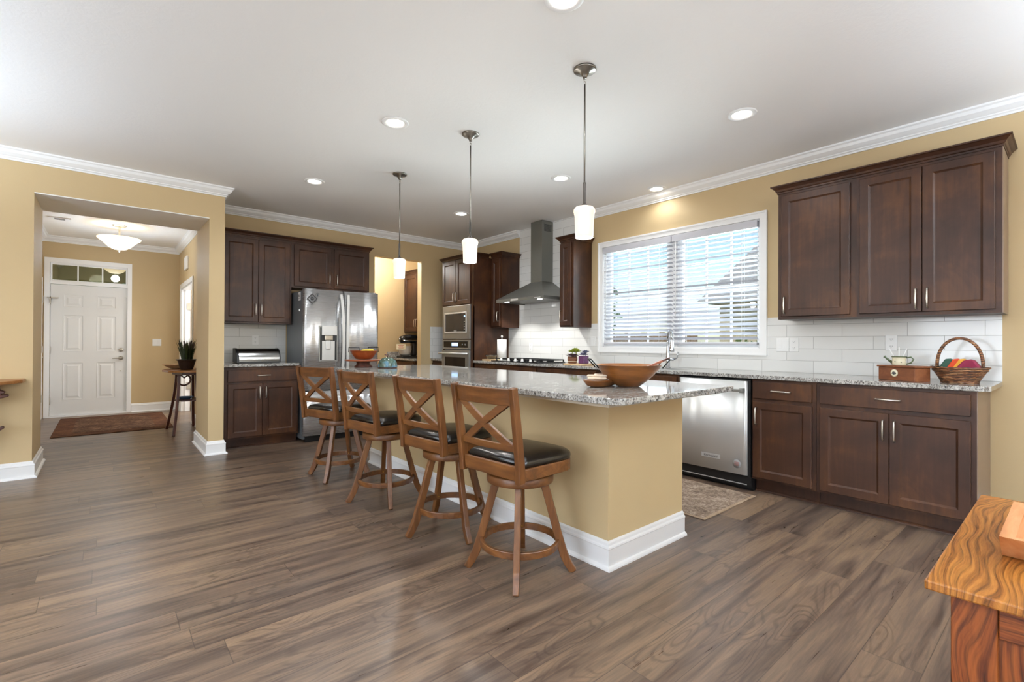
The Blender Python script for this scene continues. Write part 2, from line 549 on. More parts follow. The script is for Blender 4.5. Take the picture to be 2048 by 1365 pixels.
# ------------------------------------------------------------------ mesh helpers
class MB:
    def __init__(s):
        s.v, s.f, s.sm = [], [], []

    def add(s, vs, fs, smooth=False, mat=None):
        o = len(s.v)
        s.v += [(mat @ Vector(p)) if mat else Vector(p) for p in vs]
        s.f += [tuple(i + o for i in f) for f in fs]
        s.sm += [smooth] * len(fs)
        return s

    def box(s, x0, y0, z0, x1, y1, z1, mat=None):
        x0, x1 = sorted((x0, x1)); y0, y1 = sorted((y0, y1)); z0, z1 = sorted((z0, z1))
        v = [(x0, y0, z0), (x1, y0, z0), (x1, y1, z0), (x0, y1, z0), (x0, y0, z1), (x1, y0, z1), (x1, y1, z1), (x0, y1, z1)]
        return s.add(v, [(0, 3, 2, 1), (4, 5, 6, 7), (0, 1, 5, 4), (1, 2, 6, 5), (2, 3, 7, 6), (3, 0, 4, 7)], False, mat)

    def rbox(s, x0, y0, z0, x1, y1, z1, b=.004, mat=None):
        """box with chamfered edges"""
        bm = bmesh.new()
        r = bmesh.ops.create_cube(bm, size=1)
        bmesh.ops.scale(bm, vec=(abs(x1 - x0), abs(y1 - y0), abs(z1 - z0)), verts=bm.verts)
        bmesh.ops.translate(bm, vec=((x0 + x1) / 2, (y0 + y1) / 2, (z0 + z1) / 2), verts=bm.verts)
        bmesh.ops.bevel(bm, geom=list(bm.edges), offset=b, segments=2, affect='EDGES', profile=.5)
        s.bm(bm, mat); bm.free()
        return s

    def bm(s, bm, mat=None, smooth=False):
        bm.verts.ensure_lookup_table(); bm.verts.index_update()
        s.add([v.co.copy() for v in bm.verts], [tuple(v.index for v in f.verts) for f in bm.faces], smooth, mat)

    def lathe(s, prof, c=(0, 0, 0), n=24, mat=None, smooth=True, sx=1, sy=1):
        vs, fs = [], []
        for r, z in prof:
            for k in range(n):
                a = 2 * PI * k / n
                vs.append((c[0] + max(r, 1e-4) * math.cos(a) * sx, c[1] + max(r, 1e-4) * math.sin(a) * sy, c[2] + z))
        for i in range(len(prof) - 1):
            for k in range(n):
                k2 = (k + 1) % n
                fs.append((i * n + k, i * n + k2, (i + 1) * n + k2, (i + 1) * n + k))
        if prof[0][0] > 1e-3: fs.append(tuple(reversed(range(n))))
        if prof[-1][0] > 1e-3: fs.append(tuple((len(prof) - 1) * n + k for k in range(n)))
        return s.add(vs, fs, smooth, mat)

    def cyl(s, c, r, z0, z1, n=20, mat=None):
        return s.lathe([(r, z0), (r, z1)], c, n, mat)

    def tube(s, pts, r, n=8, mat=None, closed=False, flat=None):
        """round tube (r may be a list); flat=(a,b) gives a rectangular section"""
        pts = [Vector(p) for p in pts]
        N = len(pts)
        vs, fs = [], []
        prev = None
        for i, p in enumerate(pts):
            if closed: t = pts[(i + 1) % N] - pts[i - 1]
            else: t = pts[min(i + 1, N - 1)] - pts[max(i - 1, 0)]
            t.normalize()
            if prev is None:
                a = Vector((0, 0, 1)) if abs(t.z) < .9 else Vector((1, 0, 0))
                u = t.cross(a).normalized()
            else:
                u = (prev - t * prev.dot(t)).normalized()
            prev = u
            w = t.cross(u)
            rr = r[i] if isinstance(r, (list, tuple)) else r
            for k in range(n):
                a = 2 * PI * k / n
                vs.append(p + (u * math.cos(a) + w * math.sin(a)) * rr)
        rng = N if closed else N - 1
        for i in range(rng):
            j = (i + 1) % N
            for k in range(n):
                k2 = (k + 1) % n
                fs.append((i * n + k, i * n + k2, j * n + k2, j * n + k))
        if not closed:
            fs.append(tuple(reversed(range(n)))); fs.append(tuple((N - 1) * n + k for k in range(n)))
        return s.add(vs, fs, True, mat)

    def ribbon(s, pts, w, h, wdir, mat=None, closed=False):
        """rectangular section swept along pts: width w along wdir (fixed vector or per-point list), thickness h along the third axis"""
        pts = [Vector(p) for p in pts]
        N = len(pts); vs, fs = [], []
        for i, p in enumerate(pts):
            if closed: t = pts[(i + 1) % N] - pts[i - 1]
            else: t = pts[min(i + 1, N - 1)] - pts[max(i - 1, 0)]
            t.normalize()
            wd = Vector(wdir[i] if isinstance(wdir, list) else wdir)
            wd = (wd - t * wd.dot(t)).normalized()
            hd = t.cross(wd)
            ww = w[i] if isinstance(w, list) else w
            hh = h[i] if isinstance(h, list) else h
            for a, b in ((-1, -1), (1, -1), (1, 1), (-1, 1)):
                vs.append(p + wd * a * ww / 2 + hd * b * hh / 2)
        rng = N if closed else N - 1
        for i in range(rng):
            j = (i + 1) % N
            for k in range(4):
                k2 = (k + 1) % 4
                fs.append((i * 4 + k, i * 4 + k2, j * 4 + k2, j * 4 + k))
        if not closed:
            fs.append((3, 2, 1, 0)); fs.append(tuple((N - 1) * 4 + k for k in range(4)))
        return s.add(vs, fs, False, mat)

    def prism(s, poly, z0, z1, mat=None):
        n = len(poly)
        vs = [(x, y, z0) for x, y in poly] + [(x, y, z1) for x, y in poly]
        fs = [tuple(reversed(range(n))), tuple(range(n, 2 * n))]
        fs += [(k, (k + 1) % n, n + (k + 1) % n, n + k) for k in range(n)]
        return s.add(vs, fs, False, mat)

    def sweep(s, path, prof, mat=None):
        """profile (d, z) swept along a 2-D path; d runs to the right of the walking direction, mitred corners"""
        P = [Vector((p[0], p[1])) for p in path]
        vs, fs = [], []
        n = len(prof)
        for i, p in enumerate(P):
            ns = []
            if i > 0:
                d = (p - P[i - 1]).normalized(); ns.append(Vector((d.y, -d.x)))
            if i < len(P) - 1:
                d = (P[i + 1] - p).normalized(); ns.append(Vector((d.y, -d.x)))
            if len(ns) == 2:
                q = (ns[0] + ns[1]); q = q / max(q.dot(ns[0]), 1e-3)
            else: q = ns[0]
            for d, z in prof: vs.append((p.x + q.x * d, p.y + q.y * d, z))
        for i in range(len(P) - 1):
            for k in range(n):
                k2 = (k + 1) % n
                fs.append((i * n + k, i * n + k2, (i + 1) * n + k2, (i + 1) * n + k))
        fs.append(tuple(range(n))); fs.append(tuple(reversed([(len(P) - 1) * n + k for k in range(n)])))
        return s.add(vs, fs, False, mat)

    def mesh(s, name, inv=None):
        me = bpy.data.meshes.new(name)
        vs = [(inv @ v) if inv else v for v in s.v]
        me.from_pydata([tuple(v) for v in vs], [], s.f)
        bm = bmesh.new(); bm.from_mesh(me)
        bmesh.ops.recalc_face_normals(bm, faces=bm.faces)
        bm.to_mesh(me); bm.free()
        for p, sm in zip(me.polygons, s.sm): p.use_smooth = sm
        return me


def obj(name, mb, mat, parent=None, bevel=0, local=False, autosm=False):
    """link one mesh object; mb in world space unless local"""
    inv = None
    if parent is not None and not local:
        inv = world_of(parent).inverted()
    o = bpy.data.objects.new(name, mb.mesh(name, inv))
    o.data.materials.append(M[mat] if isinstance(mat, str) else mat)
    COL.objects.link(o)
    if parent is not None: o.parent = parent
    if bevel:
        md = o.modifiers.new('bevel', 'BEVEL'); md.width = bevel; md.segments = 2; md.limit_method = 'ANGLE'; md.angle_limit = .6
    return o


def world_of(o):
    mt = o.matrix_basis.copy()
    p = o.parent
    while p is not None:
        mt = p.matrix_basis @ mt; p = p.parent
    return mt


def thing(name, label, cat, loc=(0, 0, 0), rz=0, group=None):
    o = bpy.data.objects.new(name, None)
    o.empty_display_size = .05
    COL.objects.link(o)
    o.location = loc; o.rotation_euler = (0, 0, rz)
    o['label'] = label; o['category'] = cat
    if group: o['group'] = group
    return o


def tag(o, label, cat, group=None):
    o['label'] = label; o['category'] = cat
    if group: o['group'] = group
    return o


def struct(name, mb, mat, parent=None, bevel=0):
    o = obj(name, mb, mat, parent, bevel)
    if parent is None: o['kind'] = 'structure'
    return o


def text(name, s, size, mat, parent, mat_w, depth=.0004):
    """flat lettering as a mesh, placed by a world matrix"""
    cu = bpy.data.curves.new(name, 'FONT')
    cu.body = s; cu.size = size; cu.align_x = 'CENTER'; cu.align_y = 'CENTER'; cu.extrude = depth
    tmp = bpy.data.objects.new(name + '_curve', cu)
    COL.objects.link(tmp)
    bpy.context.view_layer.update()
    me = bpy.data.meshes.new_from_object(tmp.evaluated_get(bpy.context.evaluated_depsgraph_get()))
    bpy.data.objects.remove(tmp)
    me.materials.clear(); me.materials.append(M[mat])
    o = bpy.data.objects.new(name, me)
    COL.objects.link(o)
    o.parent = parent
    o.matrix_basis = world_of(parent).inverted() @ mat_w
    return o


def facing(loc, d):
    """matrix for lettering at loc whose face looks along d (horizontal)"""
    d = Vector(d).normalized(); z = d; y = Vector((0, 0, 1)); x = y.cross(z)
    mm = Matrix.Identity(4)
    for i in range(3): mm[i][0] = x[i]; mm[i][1] = y[i]; mm[i][2] = z[i]
    mm.translation = Vector(loc)
    return mm


def curved_panel(x0, x1, z0, z1, y, depth=.07, bow=.014, wave=.0012, ph=0.0, n=64):
    """door slab: softly bowed, very slightly rippled sheet front with rounded vertical edges"""
    mb = MB()
    front = []
    for i in range(n + 1):
        s = i / n
        x = x0 + (x1 - x0) * s
        yy = y + bow * (2 * s - 1) ** 2 + wave * (math.sin(x * 38 + ph) + .5 * math.sin(x * 71 + 1.3 + ph) + .5 * math.sin(x * 23 + 2.1))
        e = min(s, 1 - s)
        if e < .04: yy += .012 * (1 - e / .04) ** 2
        front.append((x, yy))
    poly = front + [(x1, y + depth), (x0, y + depth)]
    k = len(poly)
    vs = [(a, b, z0) for a, b in poly] + [(a, b, z1) for a, b in poly]
    fs = [tuple(range(k)), tuple(range(k, 2 * k))] + [(j, (j + 1) % k, k + (j + 1) % k, k + j) for j in range(k)]
    mb.add(vs, fs)
    for j in range(n): mb.sm[len(mb.sm) - k + j] = True
    return mb


# ------------------------------------------------------------------ the setting
XW, YF, YL, YD, ZC = 4.466, 6.442, 5.715, 9.998, 2.74
HX0, HX1 = -.72, .975         # hall side walls
JL, JR, PX = -.46, .807, .944  # opening jambs, pillar edge
struct('floor', MB().box(-4.7, -4.7, -.12, 4.586, 10.2, 0), 'floor')
struct('ceiling', MB().box(-4.7, -4.7, ZC, 4.586, 10.2, ZC + .12), 'ceiling')
w = MB()
w.box(-4.5, YL, 0, JL, YF, ZC).box(JL, YL, 2.414, JR, YF, ZC).box(JR, YL, 0, PX, YF + .115, ZC)
struct('wall_front', w, 'wall')
struct('ceiling_opening', MB().box(JL, YL + .002, 2.405, JR, YF, 2.414), 'ceiling')
w = MB()
w.box(PX, YF, 0, 2.91, YF + .115, ZC).box(2.91, YF, 2.385, 3.655, YF + .115, ZC).box(3.655, YF, 0, XW, YF + .115, ZC)
struct('wall_back', w, 'wall')
WY0, WY1, WZ0, WZ1 = 1.842, 3.620, 1.112, 2.275
w = MB()
w.box(XW, -4.5, 0, XW + .12, WY0, ZC).box(XW, WY1, 0, XW + .12, 7.72, ZC)
w.box(XW, WY0, 0, XW + .12, WY1, WZ0).box(XW, WY0, WZ1, XW + .12, WY1, ZC)
struct('wall_right', w, 'wall')
w = MB().box(-4.62, -4.62, 0, -4.5, -1.3, ZC).box(-4.62, 2.3, 0, -4.5, YL, ZC)
w.box(-4.62, -1.3, 0, -4.5, 2.3, .47).box(-4.62, -1.3, 2.37, -4.5, 2.3, ZC)
struct('wall_left', w, 'wall')
fr = MB().box(-4.6, -1.3, .47, -4.55, 2.3, .52).box(-4.6, -1.3, 2.32, -4.55, 2.3, 2.37)
for y in (-1.3, -.14, 1.06, 2.24): fr.box(-4.6, y, .52, -4.55, y + .06, 2.32)
struct('window_5', fr, 'white')  # unseen window added on the left wall to let in more light
w = MB()
for a, b in ((-4.5, -3.8), (-1.0, .2), (3.0, 4.466)): w.box(a, -4.62, 0, b, -4.5, ZC)
for a, b in ((-3.8, -1.0), (.2, 3.0)): w.box(a, -4.62, 0, b, -4.5, .47).box(a, -4.62, 2.37, b, -4.5, ZC)
struct('wall_rear', w, 'wall')
for k, (a, b) in enumerate(((-3.8, -1.0), (.2, 3.0))):
    fr = MB()
    fr.box(a, -4.6, .47, b, -4.55, .52).box(a, -4.6, 2.32, b, -4.55, 2.37).box(a, -4.6, .52, a + .05, -4.55, 2.32).box(b - .05, -4.6, .52, b, -4.55, 2.32)
    cx = (a + b) / 2
    fr.box(cx - .05, -4.6, .52, cx + .05, -4.55, 2.32).box(a + .05, -4.59, 1.4, b - .05, -4.56, 1.45)
    struct('window_%d' % (k + 3), fr, 'white')
# hall
struct('wall_hall_left', MB().box(HX0 - .12, YF, 0, HX0, 10.12, ZC), 'wall')
w = MB()
w.box(HX1, YF + .115, 0, HX1 + .115, 8.29, ZC).box(HX1, 9.64, 0, HX1 + .115, YD, ZC).box(HX1, 8.29, 2.03, HX1 + .115, 9.64, ZC)
struct('wall_hall_right', w, 'wall')
w = MB()
w.box(HX0, YD, 0, -.625, 10.12, ZC).box(.28, YD, 0, 3.2, 10.12, ZC).box(-.625, YD, 2.345, .28, 10.12, ZC)
struct('wall_hall_end', w, 'wall')
w = MB()
w.box(3.08, 7.72, 0, 3.2, YD, ZC).box(HX1 + .115, 7.66, 0, 3.2, 7.72, ZC)
struct('wall_side_room', w, 'white')
# pantry
struct('wall_pantry_left', MB().box(2.5, YF + .115, 0, 2.6, 7.6, ZC), 'wall')
struct('wall_pantry_end', MB().box(2.5, 7.6, 0, XW, 7.66, ZC), 'wall')
struct('wall_pantry_right', MB().box(4.29, YF + .115, 0, XW, 7.6, ZC), 'wall')

CROWN = [(0, ZC), (.072, ZC), (.072, ZC - .012), (.06, ZC - .02), (.052, ZC - .04), (.03, ZC - .06), (.02, ZC - .066), (.02, ZC - .074), (.01, ZC - .08), (.01, ZC - .092), (0, ZC - .092)]
BASE = [(0, 0), (.034, 0), (.033, .008), (.028, .016), (.018, .02), (.018, .102), (.021, .106), (.019, .114), (.012, .12), (.010, .132), (.004, .14), (0, .14)]
struct('trim_1', MB().sweep([(-4.5, YL), (PX, YL), (PX, YF), (XW, YF), (XW, 5.106)], CROWN), 'white')
struct('trim_2', MB().sweep([(XW, 4.02), (XW, -4.5)], CROWN), 'white')
struct('trim_3', MB().sweep([(HX0, YF + .02), (HX0, YD), (HX1, YD), (HX1, YF + .135)], CROWN), 'white')
struct('baseboard_front', MB().sweep([(-4.5, YL), (JL, YL), (JL, YF), (HX0, YF), (HX0, 9.02)], BASE), 'white')
struct('baseboard_pillar', MB().sweep([(HX1, 8.2), (HX1, YF + .115), (JR, YF + .115), (JR, YL), (PX, YL), (PX, 5.83)], BASE), 'white')
struct('baseboard_hall', MB().sweep([(.34, YD), (HX1, YD), (HX1, 9.73)], BASE), 'white')
struct('baseboard_right', MB().sweep([(XW, .372), (XW, -4.5)], BASE), 'white')
struct('baseboard_back', MB().sweep([(2.70, YF), (2.91, YF), (2.91, YF + .115)], BASE), 'white')

# tile backsplash
TZ = .005
tb = MB()
tb.box(XW - TZ, .326, .914, XW, 1.782, 1.385).box(XW - TZ, 1.782, .914, XW, 3.68, 1.052).box(XW - TZ, 3.68, .914, XW, 4.02, 1.39).box(XW - TZ, 4.02, .914, XW, 5.106, ZC).box(XW - TZ, 5.106, .914, XW, 5.338, 1.39)
struct('wall_tile_right', tb, 'tile_right')
struct('wall_tile_back', MB().box(PX, YF - TZ, .914, 1.735, YF, 1.39).box(3.81, YF - TZ, .914, XW, YF, 1.40), 'tile_back')

# ------------------------------------------------------------------ kitchen window and blinds
win = bpy.data.objects.new('window_1', None); COL.objects.link(win); win['kind'] = 'structure'
win.location = (XW, 2.73, WZ0)
cs = MB()
CO = (1.785, 3.677, 1.055, 2.333)
def casing(mb, y0, y1, z0, z1, iy0, iy1, iz0, iz1, x):
    mb.box(x - .018, y0, z0, x, iy0, z1).box(x - .018, iy1, z0, x, y1, z1).box(x - .018, iy0, z0, x, iy1, iz0).box(x - .018, iy0, iz1, x, iy1, z1)
    e = .012
    mb.box(x - .026, y0 - .004, z0 - .004, x, y0 + e, z1 + .004).box(x - .026, y1 - e, z0 - .004, x, y1 + .004, z1 + .004)
    mb.box(x - .026, y0 + e, z0 - .004, x, y1 - e, z0 + e).box(x - .026, y0 + e, z1 - e, x, y1 - e, z1 + .004)
casing(cs, *CO, WY0, WY1, WZ0, WZ1, XW)
obj('casing', cs, 'white', win)
fr = MB()
fx0, fx1 = XW + .07, XW + .115
fr.box(XW, WY0, WZ0, XW + .12, WY0 + .012, WZ1).box(XW, WY1 - .012, WZ0, XW + .12, WY1, WZ1).box(XW, WY0, WZ0, XW + .12, WY1, WZ0 + .012).box(XW, WY0, WZ1 - .012, XW + .12, WY1, WZ1)
fr.box(fx0 - .02, 2.685, WZ0, fx1, 2.775, WZ1)
for a, b in ((WY0 + .012, 2.685), (2.775, WY1 - .012)):
    zm = (WZ0 + WZ1) / 2
    fr.box(fx0, a, WZ0 + .012, fx1, a + .045, WZ1 - .012).box(fx0, b - .045, WZ0 + .012, fx1, b, WZ1 - .012)
    fr.box(fx0, a + .045, WZ0 + .012, fx1, b - .045, WZ0 + .06).box(fx0, a + .045, WZ1 - .05, fx1, b - .045, WZ1 - .012).box(fx0 - .01, a, zm - .022, fx1, b, zm + .022)
    for k in (1, 2):
        y = a + .045 + (b - a - .09) * k / 3
        fr.box(fx0 + .012, y - .009, WZ0 + .06, fx0 + .024, y + .009, WZ1 - .05)
    for z in ((WZ0 + .06 + zm) / 2, (zm + WZ1 - .05) / 2): fr.box(fx0 + .012, a + .045, z - .009, fx0 + .024, b - .045, z + .009)
obj('sash_frame', fr, 'white', win)
for a, b in ((WY0 + .057, 2.64), (2.82, WY1 - .057)):
    obj('pane', MB().box(fx0 + .02, a, WZ0 + .06, fx0 + .023, b, WZ1 - .05), 'glass', win)


def blind(y0, y1, zb, label):
    t = thing('venetian_blind', label, 'blind', (XW + .02, (y0 + y1) / 2, zb), 0, 'venetian blinds in the kitchen window')
    xc = XW + .012
    hr = MB().rbox(xc - .03, y0, 2.205, xc + .03, y1, 2.262, .006)
    obj('headrail', hr, 'slat', t)
    obj('valance', MB().rbox(xc - .036, y0 - .001, 2.2, xc - .0301, y1 + .001, 2.268, .002), 'slat', t)
    sl = MB()
    n = int((2.19 - zb - .03) / .0437)
    for i in range(n):
        z = 2.17 - i * .0437
        ang = .20 if z > 1.75 else .20 + min(.3, (1.75 - z) * .7)
        ca, sa = math.cos(ang), math.sin(ang)
        pts = []
        for u, h in ((-.025, 0), (-.012, .0022), (0, .003), (.012, .0022), (.025, 0)):
            pts.append((u * ca + h * sa, -u * sa + h * ca))
        vs = []
        for y in (y0 + .006, y1 - .006):
            vs += [(xc + a, y, z + b) for a, b in pts] + [(xc + a, y, z + b - .0028) for a, b in reversed(pts)]
        k = 10
        fs = [tuple(range(k)), tuple(reversed(range(k, 2 * k)))] + [(j, (j + 1) % k, k + (j + 1) % k, k + j) for j in range(k)]
        sl.add(vs, fs)
    obj('slats', sl, 'slat', t)
    obj('bottom_rail', MB().rbox(xc - .026, y0 + .004, zb, xc + .026, y1 - .004, zb + .022, .005), 'slat', t)
    for fy in (.16, .84):
        y = y0 + (y1 - y0) * fy
        obj('ladder_cord', MB().tube([(xc - .027, y, zb + .02), (xc - .027, y, 2.2)], .0014, 5).tube([(xc + .027, y, zb + .02), (xc + .027, y, 2.2)], .0014, 5), 'plastic', t)
    yw = y1 - .05
    obj('tilt_wand', MB().tube([(xc - .042, yw, 2.2), (xc - .042, yw, 1.42)], .004, 6), 'clear_glass' if 0 else 'plastic', t)
    return t


blind(1.866, 2.712, 1.147, 'right-hand white slatted blind of the window above the sink')
blind(2.722, 3.604, 1.142, 'left-hand white slatted blind, on the window\'s side towards the range hood')

# ------------------------------------------------------------------ front door, transom, hall doors
d1 = bpy.data.objects.new('door_1', None); COL.objects.link(d1); d1['kind'] = 'structure'; d1.location = (-.17, YD, 0)
cs = MB()
for a, b in ((-.69, -.628), (.282, .338)): cs.box(a, YD - .018, 0, b, YD, 2.345)
cs.box(-.69, YD - .018, 2.345, .338, YD, 2.412).box(-.628, YD - .012, 2.02, .282, YD + .03, 2.062)
cs.box(-.628, YD, 0, -.622, YD + .1, 2.345).box(.277, YD, 0, .282, YD + .1, 2.345).box(-.628, YD, 2.335, .282, YD + .1, 2.345)
cs.box(-.628, YD - .02, 0, .282, YD + .1, .02)
obj('casing', cs, 'white', d1)
DX0, DX1, DZ0, DZ1 = -.620, .275, .024, 2.016
lf = MB().box(DX0, YD + .012, DZ0, DX1, YD + .05, DZ1)
panels = []
for cx0, cx1 in ((-.475, -.255), (-.085, .135)):
    for z0, z1 in ((.26, .82), (1.0, 1.55), (1.68, 1.86)):
        panels.append((cx0, cx1, z0, z1))
for a, b, z0, z1 in panels:   # raised panel: frame groove and field
    y = YD + .012
    for k, (i0, d0) in enumerate(((0, 0), (.02, .006), (.045, .006), (.06, -.002))):
        pass
    ring = [(0, -.001), (.012, .005), (.022, .005), (.05, -.004)]
    vs, fs = [], []
    for ins, dy in ring:
        vs += [(a + ins, y + dy - .003, z0 + ins), (b - ins, y + dy - .003, z0 + ins), (b - ins, y + dy - .003, z1 - ins), (a + ins, y + dy - .003, z1 - ins)]
    for r in range(len(ring) - 1):
        for k in range(4): fs.append((r * 4 + k, r * 4 + (k + 1) % 4, r * 4 + 4 + (k + 1) % 4, r * 4 + 4 + k))
    fs.append(tuple((len(ring) - 1) * 4 + k for k in range(4)))
    lf.add(vs, fs)
obj('door_leaf', lf, 'door_white', d1)
obj('door_handle', MB().lathe([(.032, 0), (.032, .012), (.014, .02), (.012, .05)], (0, 0, 0), 18, Matrix.Translation((.205, YD + .008, .885)) @ Matrix.Rotation(PI / 2, 4, 'X')).tube([(.205, YD - .04, .885), (.16, YD - .045, .888), (.10, YD - .04, .882)], [.011, .009, .007]), 'nickel', d1)
obj('deadbolt', MB().lathe([(.03, 0), (.03, .014), (.02, .02)], (0, 0, 0), 18, Matrix.Translation((.207, YD + .01, 1.018)) @ Matrix.Rotation(PI / 2, 4, 'X')), 'nickel', d1)
obj('keyhole_plug', MB().lathe([(.008, 0), (.008, .006)], (0, 0, 0), 10, Matrix.Translation((.2, YD + .01, .68)) @ Matrix.Rotation(PI / 2, 4, 'X')), 'nickel', d1)
for z in (.25, 1.02, 1.76):
    obj('hinge', MB().box(-.632, YD - .014, z - .05, -.616, YD + .01, z + .05).cyl((-.624, YD - .008, 0), .007, z - .055, z + .055, 8), 'nickel', d1)
obj('swing_latch', MB().box(-.66, YD - .03, 1.80, -.53, YD - .02, 1.815).box(-.632, YD - .03, 1.72, -.615, YD - .01, 1.815), 'nickel', d1)
obj('strike_latch', MB().box(.245, YD - .01, 1.86, .30, YD + .01, 1.868), 'nickel', d1)
tw = bpy.data.objects.new('window_2', None); COL.objects.link(tw); tw['kind'] = 'structure'; tw.location = (-.17, YD, 2.06)
tf = MB()
tf.box(-.622, YD + .02, 2.062, .277, YD + .05, 2.085).box(-.622, YD + .02, 2.315, .277, YD + .05, 2.336)
tf.box(-.622, YD + .02, 2.085, -.605, YD + .05, 2.315).box(.26, YD + .02, 2.085, .277, YD + .05, 2.315)
for x in (-.317, -.028): tf.box(x - .008, YD + .022, 2.085, x + .008, YD + .04, 2.315)
obj('sash_frame', tf, 'white', tw)
obj('pane', MB().box(-.605, YD + .03, 2.085, .26, YD + .034, 2.315), glass('transom_glass', '#E8EDE2', .22), tw)
# porch seen through the transom
struct('ceiling_porch', MB().box(-3, 10.13, 2.75, 3, 11.6, 2.8), plain('porch_ceiling', '#8C8C78', .8))
struct('wall_porch_beam', MB().box(-3, 11.6, 2.255, 3, 11.75, 2.9), plain('porch_beam', '#7A7A68', .8))

# right hall door: casing, jamb and an open leaf in the room beyond
d2 = bpy.data.objects.new('door_2', None); COL.objects.link(d2); d2['kind'] = 'structure'; d2.location = (HX1, 8.96, 0)
cs = MB()
cs.box(HX1 - .018, 8.22, 0, HX1, 8.29, 2.1).box(HX1 - .018, 9.64, 0, HX1, 9.715, 2.1).box(HX1 - .018, 8.29, 2.03, HX1, 9.64, 2.1)
cs.box(HX1, 9.62, 0, HX1 + .125, 9.64, 2.03).box(HX1, 8.29, 0, HX1 + .125, 8.31, 2.03).box(HX1, 8.31, 2.01, HX1 + .125, 9.62, 2.03).box(HX1 + .05, 9.605, 0, HX1 + .07, 9.62, 2.01)
obj('casing', cs, 'white', d2)
obj('door_leaf', MB().rbox(HX1 + .14, 9.60, .01, HX1 + .94, 9.635, 2.0, .004), 'door_white', d2)
for z in (.42, 1.08, 1.74): obj('hinge', MB().box(HX1 + .07, 9.60, z - .055, HX1 + .125, 9.622, z + .055), 'nickel', d2)
# left hall door, seen edge-on past the jamb
d3 = bpy.data.objects.new('door_3', None); COL.objects.link(d3); d3['kind'] = 'structure'; d3.location = (HX0, 9.4, 0)
obj('casing', MB().box(HX0, 9.03, 0, HX0 + .018, 9.1, 2.1).box(HX0, 9.88, 0, HX0 + .018, 9.95, 2.1).box(HX0, 9.1, 2.03, HX0 + .018, 9.88, 2.1), 'white', d3)
obj('door_leaf', MB().rbox(HX0 + .001, 9.102, .01, HX0 + .01, 9.878, 2.028, .002), 'door_white', d3)
for z in (.3, 1.03, 1.77): obj('hinge', MB().box(HX0 + .008, 9.85, z - .05, HX0 + .03, 9.885, z + .05), 'nickel', d3)
obj('door_handle', MB().tube([(HX0 + .01, 9.17, .93), (HX0 + .06, 9.17, .93), (HX0 + .065, 9.26, .93)], .01), 'nickel', d3)


# ------------------------------------------------------------------ cabinets
def door_mb(x0, x1, z0, z1, fwid=.057):
    """five-piece door in local space, front at y = -.02"""
    y0 = -.021
    mb = MB()
    ring = [(0, 0), (0, -.018), (.003, -.021), (fwid - .004, -.021), (fwid, -.017), (fwid + .008, -.012)]
    vs, fs = [], []
    for ins, y in ring:
        vs += [(x0 + ins, y, z0 + ins), (x1 - ins, y, z0 + ins), (x1 - ins, y, z1 - ins), (x0 + ins, y, z1 - ins)]
    for r in range(len(ring) - 1):
        for k in range(4): fs.append((r * 4 + k, r * 4 + (k + 1) % 4, r * 4 + 4 + (k + 1) % 4, r * 4 + 4 + k))
    fs.append(tuple((len(ring) - 1) * 4 + k for k in range(4))); fs.append((3, 2, 1, 0))
    return mb.add(vs, fs)


def pull_mb(x, z, vert, L=.128, y=-.021):
    mb = MB()
    h = L / 2
    q = (lambda s, d: (x, y - d, z + s)) if vert else (lambda s, d: (x + s, y - d, z))
    pts = [q(-h, 0), q(-h, .018), q(-h + .006, .025), q(-h / 2, .027), q(0, .0285), q(h / 2, .027), q(h - .006, .025), q(h, .018), q(h, 0)]
    return mb.tube(pts, [.005, .005, .0048, .0056, .0066, .0056, .0048, .005, .005], 8)


CABCROWN = [(0, 0), (.008, 0), (.008, .012), (.014, .016), (.02, .03), (.038, .048), (.046, .052), (.046, .062), (0, .062)]


def cabinet(name, label, loc, rz, W, D, H, doors=(), drawers=(), toe=0, crown=None, end_r=False, body='cab', group=None, sides=None):
    """local frame: x to the viewer's right, front face at y=0, body behind, z up from loc"""
    t = thing(name, label, 'cabinet', loc, rz, group)
    D -= .004
    b = MB()
    if toe: b.box(0, 0, toe, W, D, H).box(0, .076, 0, W, D, toe)
    else: b.box(0, 0, 0, W, D, H)
    obj('body', b, body, t, local=True)
    if toe:
        obj('shoe_molding', MB().sweep([(W, .076), (0, .076)][::-1], [(0, 0), (.014, 0), (.013, .008), (.006, .016), (0, .018)]), 'cab', t, local=True)
    for dd in doors:
        x0, x1, z0, z1, side, hz = dd
        d = obj('door', door_mb(x0, x1, z0, z1), 'cab', t, local=True)
        if side:
            hx = x0 + .028 if side == 'L' else x1 - .028
            h = obj('handle', pull_mb(hx, hz, True), 'nickel', d, local=True)
    for dd in drawers:
        x0, x1, z0, z1, hd = dd
        mb = MB().rbox(x0, -.021, z0, x1, 0, z1, .003)
        d = obj('drawer', mb, 'cab', t, local=True)
        if hd: obj('handle', pull_mb((x0 + x1) / 2, (z0 + z1) / 2, False), 'nickel', d, local=True)
    if crown:
        path = {'both': [(0, D), (0, 0), (W, 0), (W, D)], 'right': [(0, 0), (W, 0), (W, D)], 'front': [(0, 0), (W, 0)], 'left': [(0, D), (0, 0), (W, 0)]}[crown]
        obj('crown_molding', MB().sweep(path, [(d, z + H - .012) for d, z in CABCROWN]), 'cab', t, local=True)
    if end_r:
        obj('end_panel', MB().box(W, .0, toe, W + .004, D, H), 'cab_end', t, local=True)
    return t


R90 = -PI / 2
